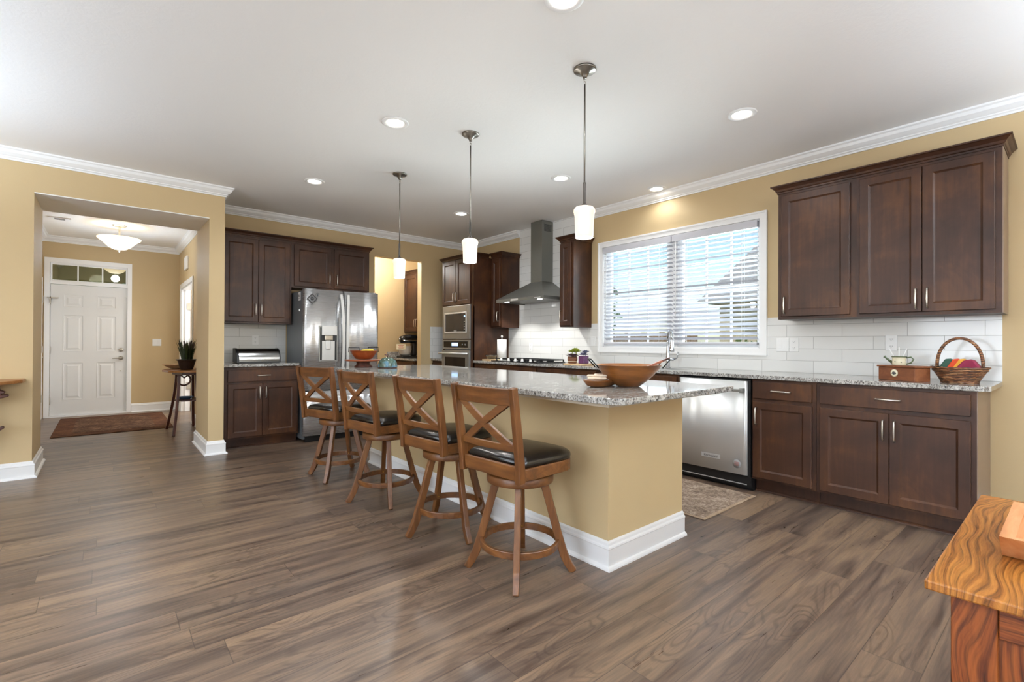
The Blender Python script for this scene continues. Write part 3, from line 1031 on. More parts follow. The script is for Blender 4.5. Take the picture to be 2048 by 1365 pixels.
# --- back (refrigerator) wall
cabinet('upper_cabinet', 'tall two-door dark brown wall cabinet left of the refrigerator', (PX + .002, 6.13, 1.365), 0, 1.712 - PX - .002, YF - 6.13 - TZ, 1.0,
        doors=[(.05, .402, .018, .965, 'R', .16), (.405, .745, .018, .965, 'L', .16)], crown='front')
cabinet('upper_cabinet', 'short two-door dark brown cabinet above the refrigerator', (1.713, 6.13, 1.812), 0, .977, YF - 6.13, .553,
        doors=[(.028, .472, .02, .52, 'R', .13), (.51, .955, .02, .52, 'L', .13)], crown='right')
cabinet('base_cabinet', 'dark brown base cabinet with drawer left of the refrigerator', (PX + .002, 5.842, 0), 0, 1.714 - PX - .002, YF - 5.842, .883, toe=.105,
        doors=[(.053, .386, .125, .70, 'R', .60), (.392, .752, .125, .70, 'L', .60)], drawers=[(.053, .752, .722, .85, True)])
ct = MB().prism([(PX + .002, 5.80), (1.705, 5.80), (1.72, 5.815), (1.72, YF - TZ), (PX + .002, YF - TZ)], .884, .914)
tag(obj('countertop', ct, 'granite', None, .003), 'short granite countertop left of the refrigerator under the bread box', 'countertop')
cabinet('base_cabinet', 'small dark corner base cabinet between pantry opening and wall oven', (3.855, 6.118, 0), R90, .001 + .0, .60, .883) if 0 else None
t = thing('base_cabinet', 'narrow dark base cabinet in the corner beside the wall ovens', 'cabinet', (3.86, 6.28, 0))
obj('body', MB().box(3.86, 6.118, .105, XW - .002, YF - .002, .883).box(3.93, 6.118, 0, XW - .002, YF - .002, .105), 'cab', t)
obj('door', door_mb(.012, .31, .125, .85), 'cab', t, local=True).matrix_basis = Matrix.Translation((0, .16, 0)) @ Matrix.Rotation(R90, 4, 'Z')
tag(obj('countertop', MB().box(3.82, 6.114, .884, XW - .002, YF - TZ, .914), 'granite', None, .003), 'tiny corner granite countertop beside the wall ovens and white tile', 'countertop')
# --- oven tower on the window wall
OY0, OY1, OX = 5.338, 6.108, 3.83
t = thing('oven_cabinet', 'full-height dark brown cabinet housing the microwave and oven', 'cabinet', (OX, OY1, 0), R90)
W = OY1 - OY0; D = XW - OX - .008
b = MB()
b.box(0, 0, .105, .022, D, 2.34).box(W - .022, 0, .105, W, D, 2.34).box(.022, 0, 1.66, W - .022, D, 2.34).box(.022, 0, .105, W - .022, D, .45).box(.022, D - .02, .45, W - .022, D, 1.66).box(0, .076, 0, W, D, .105)
b.box(.022, 0, 1.195, W - .022, .05, 1.21).box(W - .06, -.001, .45, W, .02, 1.66).box(.0, -.001, .45, .02, .02, 1.66)
obj('body', b, 'cab', t, local=True)
for x0, x1, s in ((.015, .36, 'R'), (.366, .71, 'L')):
    d = obj('door', door_mb(x0, x1, 1.695, 2.33), 'cab', t, local=True)
    obj('handle', pull_mb(x0 + .028 if s == 'L' else x1 - .028, 1.80, True), 'nickel', d, local=True)
obj('drawer', MB().rbox(.015, -.021, .13, W - .03, 0, .42, .003), 'cab', t, local=True)
obj('crown_molding', MB().sweep([(0, D), (0, 0), (W, 0), (W, D - .372)], [(d, z + 2.328) for d, z in CABCROWN]), 'cab', t, local=True)
# microwave
mw = thing('microwave', 'built-in stainless microwave above the wall oven', 'microwave', (OX, OY1 - .37, 1.21), R90)
x0, x1 = -.345, .345
def fr_mb(x0, x1, z0, z1, ix0, ix1, iz0, iz1, y0, y1):
    return MB().box(x0, y0, z0, ix0, y1, z1).box(ix1, y0, z0, x1, y1, z1).box(ix0, y0, z0, ix1, y1, iz0).box(ix0, y0, iz1, ix1, y1, z1)
obj('body', MB().box(-.32, .004, .005, .32, .5, .44), 'gun', mw, local=True)
obj('trim_frame', fr_mb(x0, x1, .0, .472, -.29, .27, .085, .375, -.02, .004), 'steel_oven', mw, .003, local=True)
obj('inner_frame', fr_mb(-.29, .27, .085, .375, -.27, .25, .103, .357, -.026, .002), 'steel', mw, .002, local=True)
obj('door_glass', MB().box(-.27, -.02, .103, .25, .003, .357), 'oven_glass', mw, local=True)
obj('display', MB().box(.205, -.0215, .305, .235, -.0201, .325), 'display', mw, local=True)
for i in range(4):
    for j in range(2): obj('button', MB().box(.203 + j * .019, -.0212, .13 + i * .035, .214 + j * .019, -.0201, .14 + i * .035), 'grille', mw, local=True)
text('nameplate', 'KitchenAid', .016, 'sticker', mw, facing((OX - .021, OY1 - .37 + .01, 1.21 + .115), (-1, 0, 0)))
ov = thing('built_in_oven', 'built-in stainless wall oven with bar handle and blue display', 'oven', (OX, OY1 - .37, .45), R90)
obj('body', MB().box(-.32, .004, .005, .32, .56, .74), 'gun', ov, local=True)
obj('control_panel', fr_mb(-.345, .345, .615, .745, -.315, .3, .635, .725, -.022, .004), 'steel_oven', ov, .003, local=True)
obj('control_glass', MB().box(-.315, -.02, .635, .3, .003, .725), 'black_gloss', ov, local=True)
obj('display', MB().box(-.1, -.0215, .66, .06, -.0201, .705), 'display', ov, local=True)
for x in (.17, .24): obj('button', MB().lathe([(.012, 0), (.012, .003)], (0, 0, 0), 14, Matrix.Translation((x, -.02, .68)) @ Matrix.Rotation(PI / 2, 4, 'X')), 'grille', ov, local=True)
dr = obj('oven_door', fr_mb(-.345, .345, .02, .598, -.27, .25, .1, .5, -.03, .004), 'steel_oven', ov, .003, local=True)
obj('window', MB().box(-.27, -.026, .1, .25, .003, .5), 'black_gloss', dr, local=True)
hb = MB().tube([(-.36, -.075, .555), (.36, -.075, .555)], .013, 12)
for x in (-.3, .3): hb.tube([(x, -.02, .555), (x, -.075, .555)], .011, 10)
obj('handle', hb, 'steel', dr, local=True)

# --- upper cabinets on the window wall
cabinet('upper_cabinet', 'narrow one-door dark cabinet left of the range hood', (4.14, 5.334, 1.368), R90, .224, XW - 4.14 - TZ, .985,
        doors=[(.02, .205, .018, .95, 'R', .15)], crown='right')
cabinet('upper_cabinet', 'narrow one-door dark cabinet between range hood and window', (4.14, 4.0, 1.345), R90, .212, XW - 4.14 - TZ, 1.02,
        doors=[(.008, .186, .018, .985, 'L', .13)], crown='both')
cabinet('upper_cabinet', 'single-door dark wall cabinet right of the window', (4.14, 1.57, 1.35), R90, .53, XW - 4.14 - TZ, 1.02,
        doors=[(.028, .49, .022, .985, 'L', .11)], crown='left')
cabinet('upper_cabinet', 'two-door dark wall cabinet at the right end above the wicker basket', (4.14, 1.04, 1.35), R90, .738, XW - 4.14 - TZ, 1.02,
        doors=[(.018, .363, .022, .985, 'R', .11), (.366, .708, .022, .985, 'L', .11)], crown='right', end_r=True)

# --- base run on the window wall
BX = 3.858
BD = XW - BX - .002
def base(label, y1, y0, doors, drawers, **kw):
    return cabinet('base_cabinet', label, (BX, y1, 0), R90, y1 - y0, BD, .883, doors=doors, drawers=drawers, toe=.108, **kw)
base('dark base cabinet at the run\'s right end with one wide drawer over two doors', 1.206, .386,
     [(.022, .413, .125, .708, 'R', .60), (.416, .796, .125, .708, 'L', .60)], [(.022, .796, .735, .862, True)], end_r=True)
base('dark base cabinet with one drawer and one door beside the dishwasher', 1.652, 1.208,
     [(.012, .418, .125, .708, 'L', .60)], [(.012, .418, .735, .862, True)])
base('dark sink base cabinet behind the island below the faucet', 3.18, 2.272,
     [(.02, .45, .125, .708, 'R', .6), (.456, .886, .125, .708, 'L', .6)], [(.02, .886, .735, .862, False)])
base('dark base cabinet behind the island between sink and cooktop', 4.08, 3.182,
     [(.02, .446, .125, .708, 'R', .6), (.452, .876, .125, .708, 'L', .6)], [(.02, .876, .735, .862, True)])
base('dark base cabinet under the gas cooktop', 5.334, 4.082,
     [(.02, .62, .125, .708, 'R', .6), (.63, 1.23, .125, .708, 'L', .6)], [(.02, 1.23, .735, .862, False)])
rc = MB().prism([(XW - TZ, .326), (3.86, .326), (3.822, .36), (3.822, 5.334), (XW - TZ, 5.334)], .884, .914)
tag(obj('countertop', rc, 'granite', None, .004), 'long granite countertop under the window along the right wall', 'countertop')

# dishwasher
dw = thing('dishwasher', 'stainless dishwasher with bar handle between dark base cabinets', 'dishwasher', (BX, 2.27, 0), R90)
obj('tub', MB().box(.004, .02, .11, .612, .55, .87), 'black', dw, local=True)
obj('door', curved_panel(.008, .592, .125, .862, -.034, .05, .002, .0008, 1.0, 48), 'steel_dw', dw, local=True)
obj('toe_panel', MB().box(.004, .03, .002, .614, .07, .11).box(.004, -.005, .03, .614, .03, .115), 'black', dw, local=True)
obj('toe_strip', MB().box(.03, -.008, .045, .58, -.005, .052), 'steel', dw, local=True)
obj('side_seal', MB().box(.594, -.02, .115, .614, .02, .872).box(.008, -.02, .863, .594, .02, .874), 'black', dw, local=True)
hb = MB().rbox(.03, -.095, .778, .575, -.072, .8, .004)
for x in (.035, .565): hb.rbox(x - .012, -.085, .772, x + .012, -.034, .806, .003)
obj('handle', hb, 'steel_oven', dw, local=True)
obj('nameplate', MB().rbox(.22, -.0375, .215, .38, -.035, .25, .001), 'steel', dw, local=True)
text('lettering', 'KitchenAid', .026, 'grey_ink', dw, facing((BX - .0378, 2.27 - .30, .2325), (-1, 0, 0)))
obj('round_sticker', MB().lathe([(.034, 0), (.034, .001)], (0, 0, 0), 24, Matrix.Translation((.515, -.035, .205)) @ Matrix.Rotation(PI / 2, 4, 'X')), 'grille', dw, local=True)
st = MB()
for dz in (-.012, -.004, .004, .012): st.box(.497, -.0368, .205 + dz - .001, .533, -.036, .205 + dz + .001)
obj('sticker_print', st, 'red_ink', dw, local=True)

# ------------------------------------------------------------------ range hood
hd = thing('range_hood', 'dark slate chimney range hood on white tile above the cooktop', 'range hood', (4.2, 4.55, 1.69))
HY0, HY1, HX = 4.098, 5.0, 3.957
CY0, CY1, CX = 4.445, 4.655, 4.26
xb = XW - TZ - .001
obj('chimney', MB().box(CX, CY0, 1.945, xb, CY1, 2.735), 'hood', hd, .002)
cp = MB()
cp.add([(HX, HY0, 1.723), (HX, HY1, 1.723), (xb, HY1, 1.723), (xb, HY0, 1.723), (CX, CY0, 1.945), (CX, CY1, 1.945), (xb, CY1, 1.945), (xb, CY0, 1.945)],
       [(0, 1, 5, 4), (1, 2, 6, 5), (2, 3, 7, 6), (3, 0, 4, 7), (4, 5, 6, 7), (0, 3, 2, 1)])
obj('canopy', cp, 'hood', hd)
obj('rim', fr_mb(0, 0, 0, 0, 0, 0, 0, 0, 0, 0) if 0 else MB().box(HX, HY0, 1.685, HX + .012, HY1, 1.7225).box(HX + .012, HY0, 1.685, xb, HY0 + .012, 1.7225).box(HX + .012, HY1 - .012, 1.685, xb, HY1, 1.7225), 'hood', hd)
obj('filter_panel', MB().box(HX + .012, HY0 + .012, 1.695, xb, HY1 - .012, 1.705), 'steel_oven', hd)
for y in (4.24, 4.86): obj('lamp', MB().cyl((4.03, y, 0), .03, 1.688, 1.6948, 16), 'hood_led', hd)
bt = MB()
for k in range(5): bt.box(HX - .003, 4.24 - k * .022, 1.70, HX, 4.252 - k * .022, 1.708)
obj('buttons', bt, 'plastic', hd)
obj('badge', MB().box(HX - .002, 4.56, 1.692, HX, 4.70, 1.716), 'steel', hd)
vg = MB()
for k in range(8): vg.box(4.30, CY0 - .002, 2.60 + k * .012, 4.43, CY0, 2.606 + k * .012)
obj('vent_slots', vg, 'black', hd)
for y in (4.24, 4.86): lamp('hood_lamp', 'SPOT', (4.03, y, 1.68), 14, (1, .98, .94), (0, 0, 0), spot_size=2.2, spot_blend=.4, shadow_soft_size=.03)

# ------------------------------------------------------------------ refrigerator
FX0, FX1, FY = 1.735, 2.632, 5.70
fg = thing('refrigerator', 'stainless french-door refrigerator with water dispenser', 'refrigerator', (2.18, 6.0, 0))
obj('body', MB().box(FX0 + .005, FY + .075, .03, FX1 - .005, YF - .03, 1.75), 'gun', fg, .004)
obj('hinge_cover', MB().rbox(FX0 + .02, FY + .03, 1.75, FX0 + .14, FY + .16, 1.775, .004).rbox(FX1 - .14, FY + .03, 1.75, FX1 - .02, FY + .16, 1.775, .004), 'gun', fg)


SX = 2.192
ld = obj('left_door', curved_panel(FX0, SX - .003, .598, 1.765, FY), 'fridge', fg)
rd = obj('right_door', curved_panel(SX + .003, FX1, .598, 1.765, FY), 'fridge', fg)
fz = obj('freezer_drawer', curved_panel(FX0, FX1, .075, .585, FY, .07, .02), 'fridge', fg)
obj('base_grille', MB().box(FX0 + .03, FY + .05, .004, FX1 - .03, FY + .09, .07), 'black', fg)
for xx, dd, dr in ((SX - .045, -.02, ld), (SX + .04, .02, rd)):
    pts = []
    for i in range(13):
        s = i / 12
        z = .66 + s * 1.06
        pts.append((xx + dd * math.sin(s * PI) * -1, FY - .02 - .038 * math.sin(s * PI) ** .6, z))
    hm = MB().ribbon(pts, .030, .014, (1, 0, 0))
    for z in (.68, 1.70): hm.box(xx - .012, FY - .03, z - .02, xx + .012, FY + .006, z + .02)
    obj('handle', hm, 'steel', dr)
pts = [(FX0 + .06 + (FX1 - FX0 - .12) * i / 12, FY - .02 - .035 * math.sin(PI * i / 12) ** .5, .535) for i in range(13)]
hm = MB().ribbon(pts, .028, .014, (0, 0, 1))
for x in (FX0 + .08, FX1 - .08): hm.box(x - .015, FY - .03, .525, x + .015, FY + .012, .545)
obj('handle', hm, 'steel', fz)
# water dispenser in the left door
dx0, dx1 = 1.895, 2.112
ds = obj('dispenser', fr_mb(dx0, dx1, .93, 1.345, dx0 + .012, dx1 - .012, .945, 1.33, FY - .010, FY + .012), 'steel_oven', ld)
obj('recess', MB().box(dx0 + .012, FY - .006, .945, dx1 - .012, FY + .004, 1.33), 'black', ds)
obj('back_plate', MB().box(dx0 + .035, FY - .0085, .945, dx1 - .035, FY - .006, 1.17), 'steel', ds)
obj('display_panel', MB().rbox(dx0 + .03, FY - .02, 1.235, dx1 - .012, FY - .006, 1.345, .003), 'steel', ds)
obj('paddle', MB().rbox(dx0 + .075, FY - .022, 1.07, dx1 - .085, FY - .008, 1.175, .006), 'steel', ds)
obj('spout', MB().rbox(dx0 + .06, FY - .03, 1.175, dx1 - .06, FY - .006, 1.232, .008), 'nickel', ds)
# marks
obj('round_badge', MB().lathe([(.017, 0), (.017, .002)], (0, 0, 0), 20, Matrix.Translation((FX1 - .045, FY + .012, 1.715)) @ Matrix.Rotation(PI / 2, 4, 'X')), 'nickel', rd)
text('badge_lettering', 'LG', .018, 'grey_ink', rd, facing((FX1 - .045, FY + .0095, 1.715), (0, -1, 0)))
obj('energy_sticker', MB().box(FX0 - .001, 5.87, 1.64, FX0 + .006, 5.93, 1.735), 'sticker', fg)
s2 = MB()
for z, a in ((1.715, 5.875), (1.70, 5.88), (1.685, 5.875), (1.66, 5.88)): s2.box(FX0 - .0018, a, z - .003, FX0 - .0005, a + .045, z + .004)
obj('sticker_print', s2, 'grey_ink', fg)
obj('clip', MB().box(FX0 - .004, 5.885, 1.515, FX0 + .006, 5.90, 1.54), 'plastic', fg)
mg = thing('magnet', 'black diamond-shaped magnet on the refrigerator\'s left door', 'magnet', (1.818, FY - .003, 1.655))
dm = MB()
R45 = Matrix.Translation((1.818, FY - .001, 1.655)) @ Matrix.Rotation(PI / 4, 4, 'Y')
for a, b, c, d in ((-.042, -.042, .042, -.034), (-.042, .034, .042, .042), (-.042, -.034, -.034, .034), (.034, -.034, .042, .034)):
    dm.box(a, -.003, b, c, .003, d, R45)
obj('border', dm, 'grey_ink', mg)
obj('rosette', MB().lathe([(.02, 0), (.018, .003), (.008, .004)], (0, 0, 0), 12, Matrix.Translation((1.818, FY + .002, 1.655)) @ Matrix.Rotation(PI / 2, 4, 'X')), 'grey_ink', mg)
m2 = MB()
for k in range(5):
    a = .6 + k * .6
    m2.tube([(1.878 + .02 * math.cos(a), FY - .0, 1.70 + .02 * math.sin(a)), (1.878 + .02 * math.cos(a + .4), FY - .0, 1.70 + .02 * math.sin(a + .4))], .0025, 6)
m2.box(1.874, FY - .002, 1.69, 1.885, FY + .002, 1.705)
tag(obj('magnet', m2, 'grey_ink'), 'small curled grey magnet up and right of the diamond magnet', 'magnet')

# bread box
bbx = thing('bread_box', 'black and stainless roll-top bread box on the left counter', 'bread box', (1.345, 6.2, .914))
def halfround(y0, y1, z0, z1, r, n=8):
    pts = [(y1, z0), (y1, z1), (y0 + r, z1)]
    for i in range(1, n + 1):
        a = PI / 2 + (PI / 2) * i / n
        pts.append((y0 + r + r * math.cos(a), z1 - r + r * math.sin(a)))
    pts.append((y0, z0))
    return pts
def xprism(mb, prof, x0, x1):
    n = len(prof)
    vs = [(x0, a, b) for a, b in prof] + [(x1, a, b) for a, b in prof]
    return mb.add(vs, [tuple(range(n)), tuple(reversed(range(n, 2 * n)))] + [(k, (k + 1) % n, n + (k + 1) % n, n + k) for k in range(n)])
pr = halfround(6.06, 6.27, .916, 1.082, .13)
obj('lid', xprism(MB(), [(a * 1, b) for a, b in halfround(6.064, 6.268, .93, 1.079, .126)], 1.15, 1.568), 'steel_box', bbx)
obj('end_cap', xprism(MB(), pr, 1.122, 1.15), 'black', bbx, .004)
obj('end_cap', xprism(MB(), pr, 1.568, 1.58), 'black', bbx, .004)
obj('base', MB().box(1.15, 6.06, .915, 1.568, 6.27, .93), 'black', bbx)
obj('badge', MB().box(1.34, 6.061, .95, 1.38, 6.065, .957), 'plastic', bbx)


# ------------------------------------------------------------------ wall plates
def plate(name, label, loc, d, w=.072, h=.116, kind='outlet', cat='outlet'):
    """d: facing direction"""
    t = thing(name, label, cat, loc)
    d = Vector(d); s = Vector((-d.y, d.x, 0))
    rot = Matrix.Identity(4)
    for i in range(3): rot[i][0] = s[i]; rot[i][1] = d[i]; rot[i][2] = (0, 0, 1)[i]
    mt = Matrix.Translation(loc) @ rot
    obj('cover_plate', MB().rbox(-w / 2, 0, -h / 2, w / 2, .006, h / 2, .002, mt), 'plastic', t)
    if kind == 'outlet':
        for z in (-.026, .026):
            r = MB().rbox(-.017, .006, z - .014, .017, .008, z + .014, .001, mt)
            rc = obj('receptacle', r, 'plastic', t)
            q = MB()
            for x in (-.006, .006): q.box(x - .001, .0079, z - .002, x + .001, .0086, z + .007, mt)
            q.box(-.002, .0079, z - .010, .002, .0086, z - .006, mt)
            obj('slots', q, 'grey_ink', rc)
    else:
        for x in kind:
            q = MB().rbox(x - .017, .006, -.034, x + .017, .0085, .034, .001, mt)
            tg = obj('toggle', q, 'plastic', t)
    return t


plate('outlet', 'white outlet above the bread box on the tile', (1.39, YF - TZ, 1.178), (0, -1, 0))
plate('outlet', 'white outlet behind the little watering can', (XW - TZ, .905, 1.165), (-1, 0, 0))
plate('outlet', 'white outlet on tile just right of the sink window switch', (XW - TZ, 1.565, 1.148), (-1, 0, 0))
plate('light_switch', 'white switch plate on tile right of the sink window', (XW - TZ, 1.655, 1.148), (-1, 0, 0), .1, .116, (-.024, .024), 'switch')
plate('light_switch', 'white switch plate on tile between cooktop and window', (XW - TZ, 3.765, 1.178), (-1, 0, 0), .075, .116, (0,), 'switch')
plate('outlet', 'white outlet on tile behind the paper towel roll', (XW - TZ, 4.86, 1.10), (-1, 0, 0))
plate('light_switch', 'white double switch on tan wall right of the front door', (.672, YD, 1.14), (0, -1, 0), .12, .12, (-.03, .03), 'switch')

# ------------------------------------------------------------------ island
IX0, IX1, IY0, IY1 = 1.972, 2.70, 1.56, 4.42
isl = thing('kitchen_island', 'tan painted kitchen island with white baseboard behind the stools', 'island', ((IX0 + IX1) / 2, (IY0 + IY1) / 2, 0))
obj('wall_panel', MB().box(IX0, IY0, 0, IX1 - .02, IY1, .868), 'wall', isl)
obj('baseboard', MB().sweep([(IX0, IY1), (IX0, IY0), (IX1 - .02, IY0)], BASE), 'white', isl)
obj('cabinet_face', MB().box(IX1 - .02, IY0 + .012, .105, IX1 + .0, IY1, .868), 'cab', isl)
for k in range(4):
    a = .02 + k * .71
    d = obj('door', MB().rbox(IX1, IY0 + .02 + a, .12, IX1 + .02, IY0 + a + .69, .85, .004), 'cab', isl)
obj('sub_top', MB().box(1.69, 1.335, .868, IX1 - .01, 4.57, .884), 'plywood', isl)
CTX0, CTX1, CTY0, CTY1 = 1.655, 2.722, 1.262, 4.63
def rrect(x0, y0, x1, y1, rs, n=6):
    """rs: corner radii for (x0,y0),(x1,y0),(x1,y1),(x0,y1)"""
    out = []
    for (cx, cy, a0), r in zip(((x0, y0, PI), (x1, y0, 1.5 * PI), (x1, y1, 0), (x0, y1, .5 * PI)), rs):
        px = cx + (r if cx == x0 else -r); py = cy + (r if cy == y0 else -r)
        for i in range(n + 1):
            a = a0 + PI / 2 * i / n
            out.append((px + r * math.cos(a), py + r * math.sin(a)))
    return out
ic = MB().prism(rrect(CTX0, CTY0, CTX1, CTY1, (.07, .02, .02, .07)), .884, .914)
tag(obj('island_countertop', ic, 'granite', None, .004), 'large speckled granite top on the island, overhanging the stools', 'countertop')


# ------------------------------------------------------------------ bar stools
def stool(label, cx, cy, leg_yaw, seat_yaw):
    t = thing('bar_stool', label, 'stool', (cx, cy, 0), 0, 'bar stools along the island')
    prof = [(.112, .468), (.135, .40), (.165, .29), (.19, .20), (.207, .14), (.224, .085), (.246, .04), (.272, .001)]
    for k in range(4):
        a = leg_yaw + PI / 4 + k * PI / 2
        ca, sa = math.cos(a), math.sin(a)
        pts = [(r * ca, r * sa, z) for r, z in prof]
        mb = MB().ribbon(pts, [.030, .030, .031, .031, .032, .032, .030, .028], [.040, .040, .040, .040, .042, .042, .040, .036], (-sa, ca, 0))
        obj('leg', mb, 'stool_v', t, .004, local=True)
    n = 40
    ring = MB()
    vs, fs = [], []
    pr = [(.186, .132), (.200, .132), (.202, .135), (.202, .163), (.200, .166), (.186, .166)]
    for k in range(n):
        a = 2 * PI * k / n
        vs += [(r * math.cos(a), r * math.sin(a), z) for r, z in pr]
    m_ = len(pr)
    for k in range(n):
        k2 = (k + 1) % n
        for j in range(m_): fs.append((k * m_ + j, k * m_ + (j + 1) % m_, k2 * m_ + (j + 1) % m_, k2 * m_ + j))
    ring.add(vs, fs, False)
    fr_ = obj('foot_ring', ring, 'stool_h', t, local=True)
    for k in range(4):
        a = leg_yaw + PI / 4 + k * PI / 2
        mt = Matrix.Translation((.186 * math.cos(a), .186 * math.sin(a), .15)) @ Matrix.Rotation(a + PI, 4, 'Z') @ Matrix.Rotation(PI / 2, 4, 'Y')
        obj('bolt', MB().lathe([(.006, -.002), (.006, .002), (.003, .004)], (0, 0, 0), 10, mt), 'brass', fr_, local=True)
    obj('swivel_base', MB().lathe([(.150, .452), (.168, .456), (.170, .462), (.170, .494), (.166, .499), (.05, .5)], (0, 0, 0), 36), 'stool_h', t, local=True)
    obj('swivel_plate', MB().box(-.09, -.09, .5, .09, .09, .516), 'bronze', t, local=True)
    S = Matrix.Rotation(seat_yaw, 4, 'Z')
    # seat frame, D-shaped: straight at the back, rounded at the front
    def dshape(x0, x1, w0, w1, nn=14):
        pts = [(x0, -w0), (x0 + .02, -w0)]
        for i in range(nn + 1):
            a = -PI / 2 + PI * i / nn
            e = .55
            cx_, sy_ = math.cos(a), math.sin(a)
            px_ = abs(cx_) ** e; py_ = math.copysign(abs(sy_) ** e, sy_)
            pts.append((.06 + (x1 - .06) * px_, w1 * py_))
        pts += [(x0 + .02, w0), (x0, w0)]
        return pts
    obj('seat_frame', MB().prism(dshape(-.195, .205, .205, .215), .518, .575, S), 'stool_h', t, .005, local=True)
    lay = [(0, .574, 1.0), (0, .590, 1.015), (0, .604, 1.0), (0, .616, .93), (0, .624, .78), (0, .628, .5), (0, .629, .15)]
    cu = MB()
    vs, fs = [], []
    dp = dshape(-.172, .205, .192, .212, 20)
    nn = len(dp)
    for _, z, sc in lay: vs += [(.01 + (x - .01) * sc, y * sc, z) for x, y in dp]
    for i in range(len(lay) - 1):
        for k in range(nn): fs.append((i * nn + k, i * nn + (k + 1) % nn, (i + 1) * nn + (k + 1) % nn, (i + 1) * nn + k))
    fs.append(tuple((len(lay) - 1) * nn + k for k in range(nn))); fs.append(tuple(reversed(range(nn))))
    cu.add(vs, fs, True, S)
    obj('cushion', cu, 'leather', t, local=True)
    # back
    def bx(z): return -.205 - max(0, z - .56) * .13 - max(0, z - .56) ** 2 * .06
    hw = .196
    for sgn in (-1, 1):
        pts = [(bx(z), sgn * (hw + (z - .5) * .02), z) for z in (.512, .58, .66, .75, .85, .952)]
        obj('back_post', MB().ribbon(pts, .030, [.040, .040, .040, .038, .036, .034], (0, 1, 0), S), 'stool_v', t, .004, local=True)
    def curve_rail(z0, z1, bow, th, y=hw - .013, base=None):
        nn = 12; vs, fs = [], []
        for i in range(nn + 1):
            s = -1 + 2 * i / nn
            x_ = (1 - s * s) * -bow
            for zz in (z0, z1):
                vs += [(bx(zz) + x_ - th / 2 + .004, s * y, zz), (bx(zz) + x_ + th / 2 + .004, s * y, zz)]
        for i in range(nn):
            a, b = i * 4, i * 4 + 4
            for q in ((0, 1), (1, 3), (3, 2), (2, 0)): fs.append((a + q[0], a + q[1], b + q[1], b + q[0]))
        fs += [(0, 1, 3, 2), (nn * 4, nn * 4 + 2, nn * 4 + 3, nn * 4 + 1)]
        return MB().add(vs, fs, False, S)
    obj('top_rail', curve_rail(.868, .946, .022, .020), 'stool_h', t, .004, local=True)
    obj('lower_rail', curve_rail(.655, .688, .018, .018), 'stool_h', t, .003, local=True)
    obj('bottom_rail', curve_rail(.522, .588, 0, .02), 'stool_h', t, .003, local=True)
    for sgn, off in ((1, 0), (-1, .0012)):
        pts = []
        for i in range(9):
            s = i / 8
            y = sgn * (-1 + 2 * s) * .158; z = .676 + s * (.880 - .676)
            ss = y / (hw - .013)
            pts.append((bx(z) - (1 - ss * ss) * .02 + .004 + off, y, z))
        obj('cross_slat', MB().ribbon(pts, .034, .016, (0, -sgn * .58, .8), S) if 0 else MB().ribbon(pts, .016, .036, (1, 0, 0), S), 'stool_h', t, .002, local=True)
    return t


stool('brown cross-back bar stool with black seat, nearest the camera', 1.622, 1.846, 0.0, .09)
stool('second cross-back bar stool from the island\'s near end', 1.64, 2.52, math.radians(36), .10)
stool('third cross-back bar stool, just before the farthest one', 1.597, 3.316, math.radians(-64), .14)
stool('cross-back bar stool farthest away, in front of the refrigerator', 1.565, 4.15, 0.0, .34)


# ------------------------------------------------------------------ pendants and ceiling lights
def pendant(y, label):
    x = 2.113
    t = thing('pendant_light', label, 'pendant light', (x, y, ZC), 0, 'pendants in a row over the island')
    obj('canopy', MB().lathe([(.066, 0), (.066, -.008), (.06, -.013), (.03, -.022), (.013, -.045), (.011, -.055), (0, -.055)], (0, 0, 0), 30), 'pewter', t, local=True)
    lk = MB().tube([(.0, .008, -.062), (.006, 0, -.07), (0, -.008, -.078), (-.006, 0, -.07)], .002, 6, None, True)
    lk.tube([(.007, 0, -.078), (0, .0, -.07), (-.007, 0, -.078), (0, 0, -.09)], .002, 6, None, True)
    obj('link', lk, 'nickel', t, local=True)
    obj('rod', MB().cyl((0, 0, 0), .0052, -.70, -.088, 10), 'pewter', t, local=True)
    obj('socket', MB().lathe([(.008, -.70), (.009, -.59), (.0055, -.585)], (0, 0, 0), 14).lathe([(.022, -.705), (.014, -.699), (.009, -.69)], (0, 0, 0), 16) if 0 else MB().lathe([(.026, -.795), (.022, -.79), (.010, -.782), (.0085, -.77), (.0085, -.66), (.0055, -.655)], (0, 0, 0), 14), 'bronze', t, local=True)
    obj('glass_shade', MB().lathe([(.012, -.794), (.035, -.797), (.052, -.803), (.061, -.815), (.063, -.828), (.058, -.843), (.0555, -.86), (.054, -.90), (.0525, -.945), (.051, -.975), (.049, -.978), (.047, -.972), (.050, -.9), (.052, -.845), (.05, -.812), (.02, -.8)], (0, 0, 0), 32), 'shade', t, local=True)
    lamp('pendant_bulb', 'POINT', (x, y, ZC - 1.03), 7, WARM, shadow_soft_size=.04)
    return t


pendant(1.852, 'pendant lamp nearest the camera, largest white glass shade over the island')
pendant(2.992, 'middle of the three pendant lamps over the island')
pendant(4.138, 'pendant lamp farthest away, over the island\'s far end by the refrigerator')


def can(x, y, label, e=17):
    t = thing('recessed_light', label, 'ceiling light', (x, y, ZC), 0, 'recessed ceiling lights')
    obj('trim_ring', MB().lathe([(.062, -.001), (.066, -.008), (.086, -.010), (.094, -.006), (.095, -.0005)], (0, 0, 0), 32), 'white', t, local=True)
    obj('lens', MB().lathe([(.063, -.0008), (.058, -.0045), (.0, -.0055)], (0, 0, 0), 28), 'lens', t, local=True)
    lamp('can_lamp', 'SPOT', (x, y, ZC - .02), e, (.90, .96, 1.02), (0, 0, 0), spot_size=2.7, spot_blend=.6, shadow_soft_size=.07)
    return t


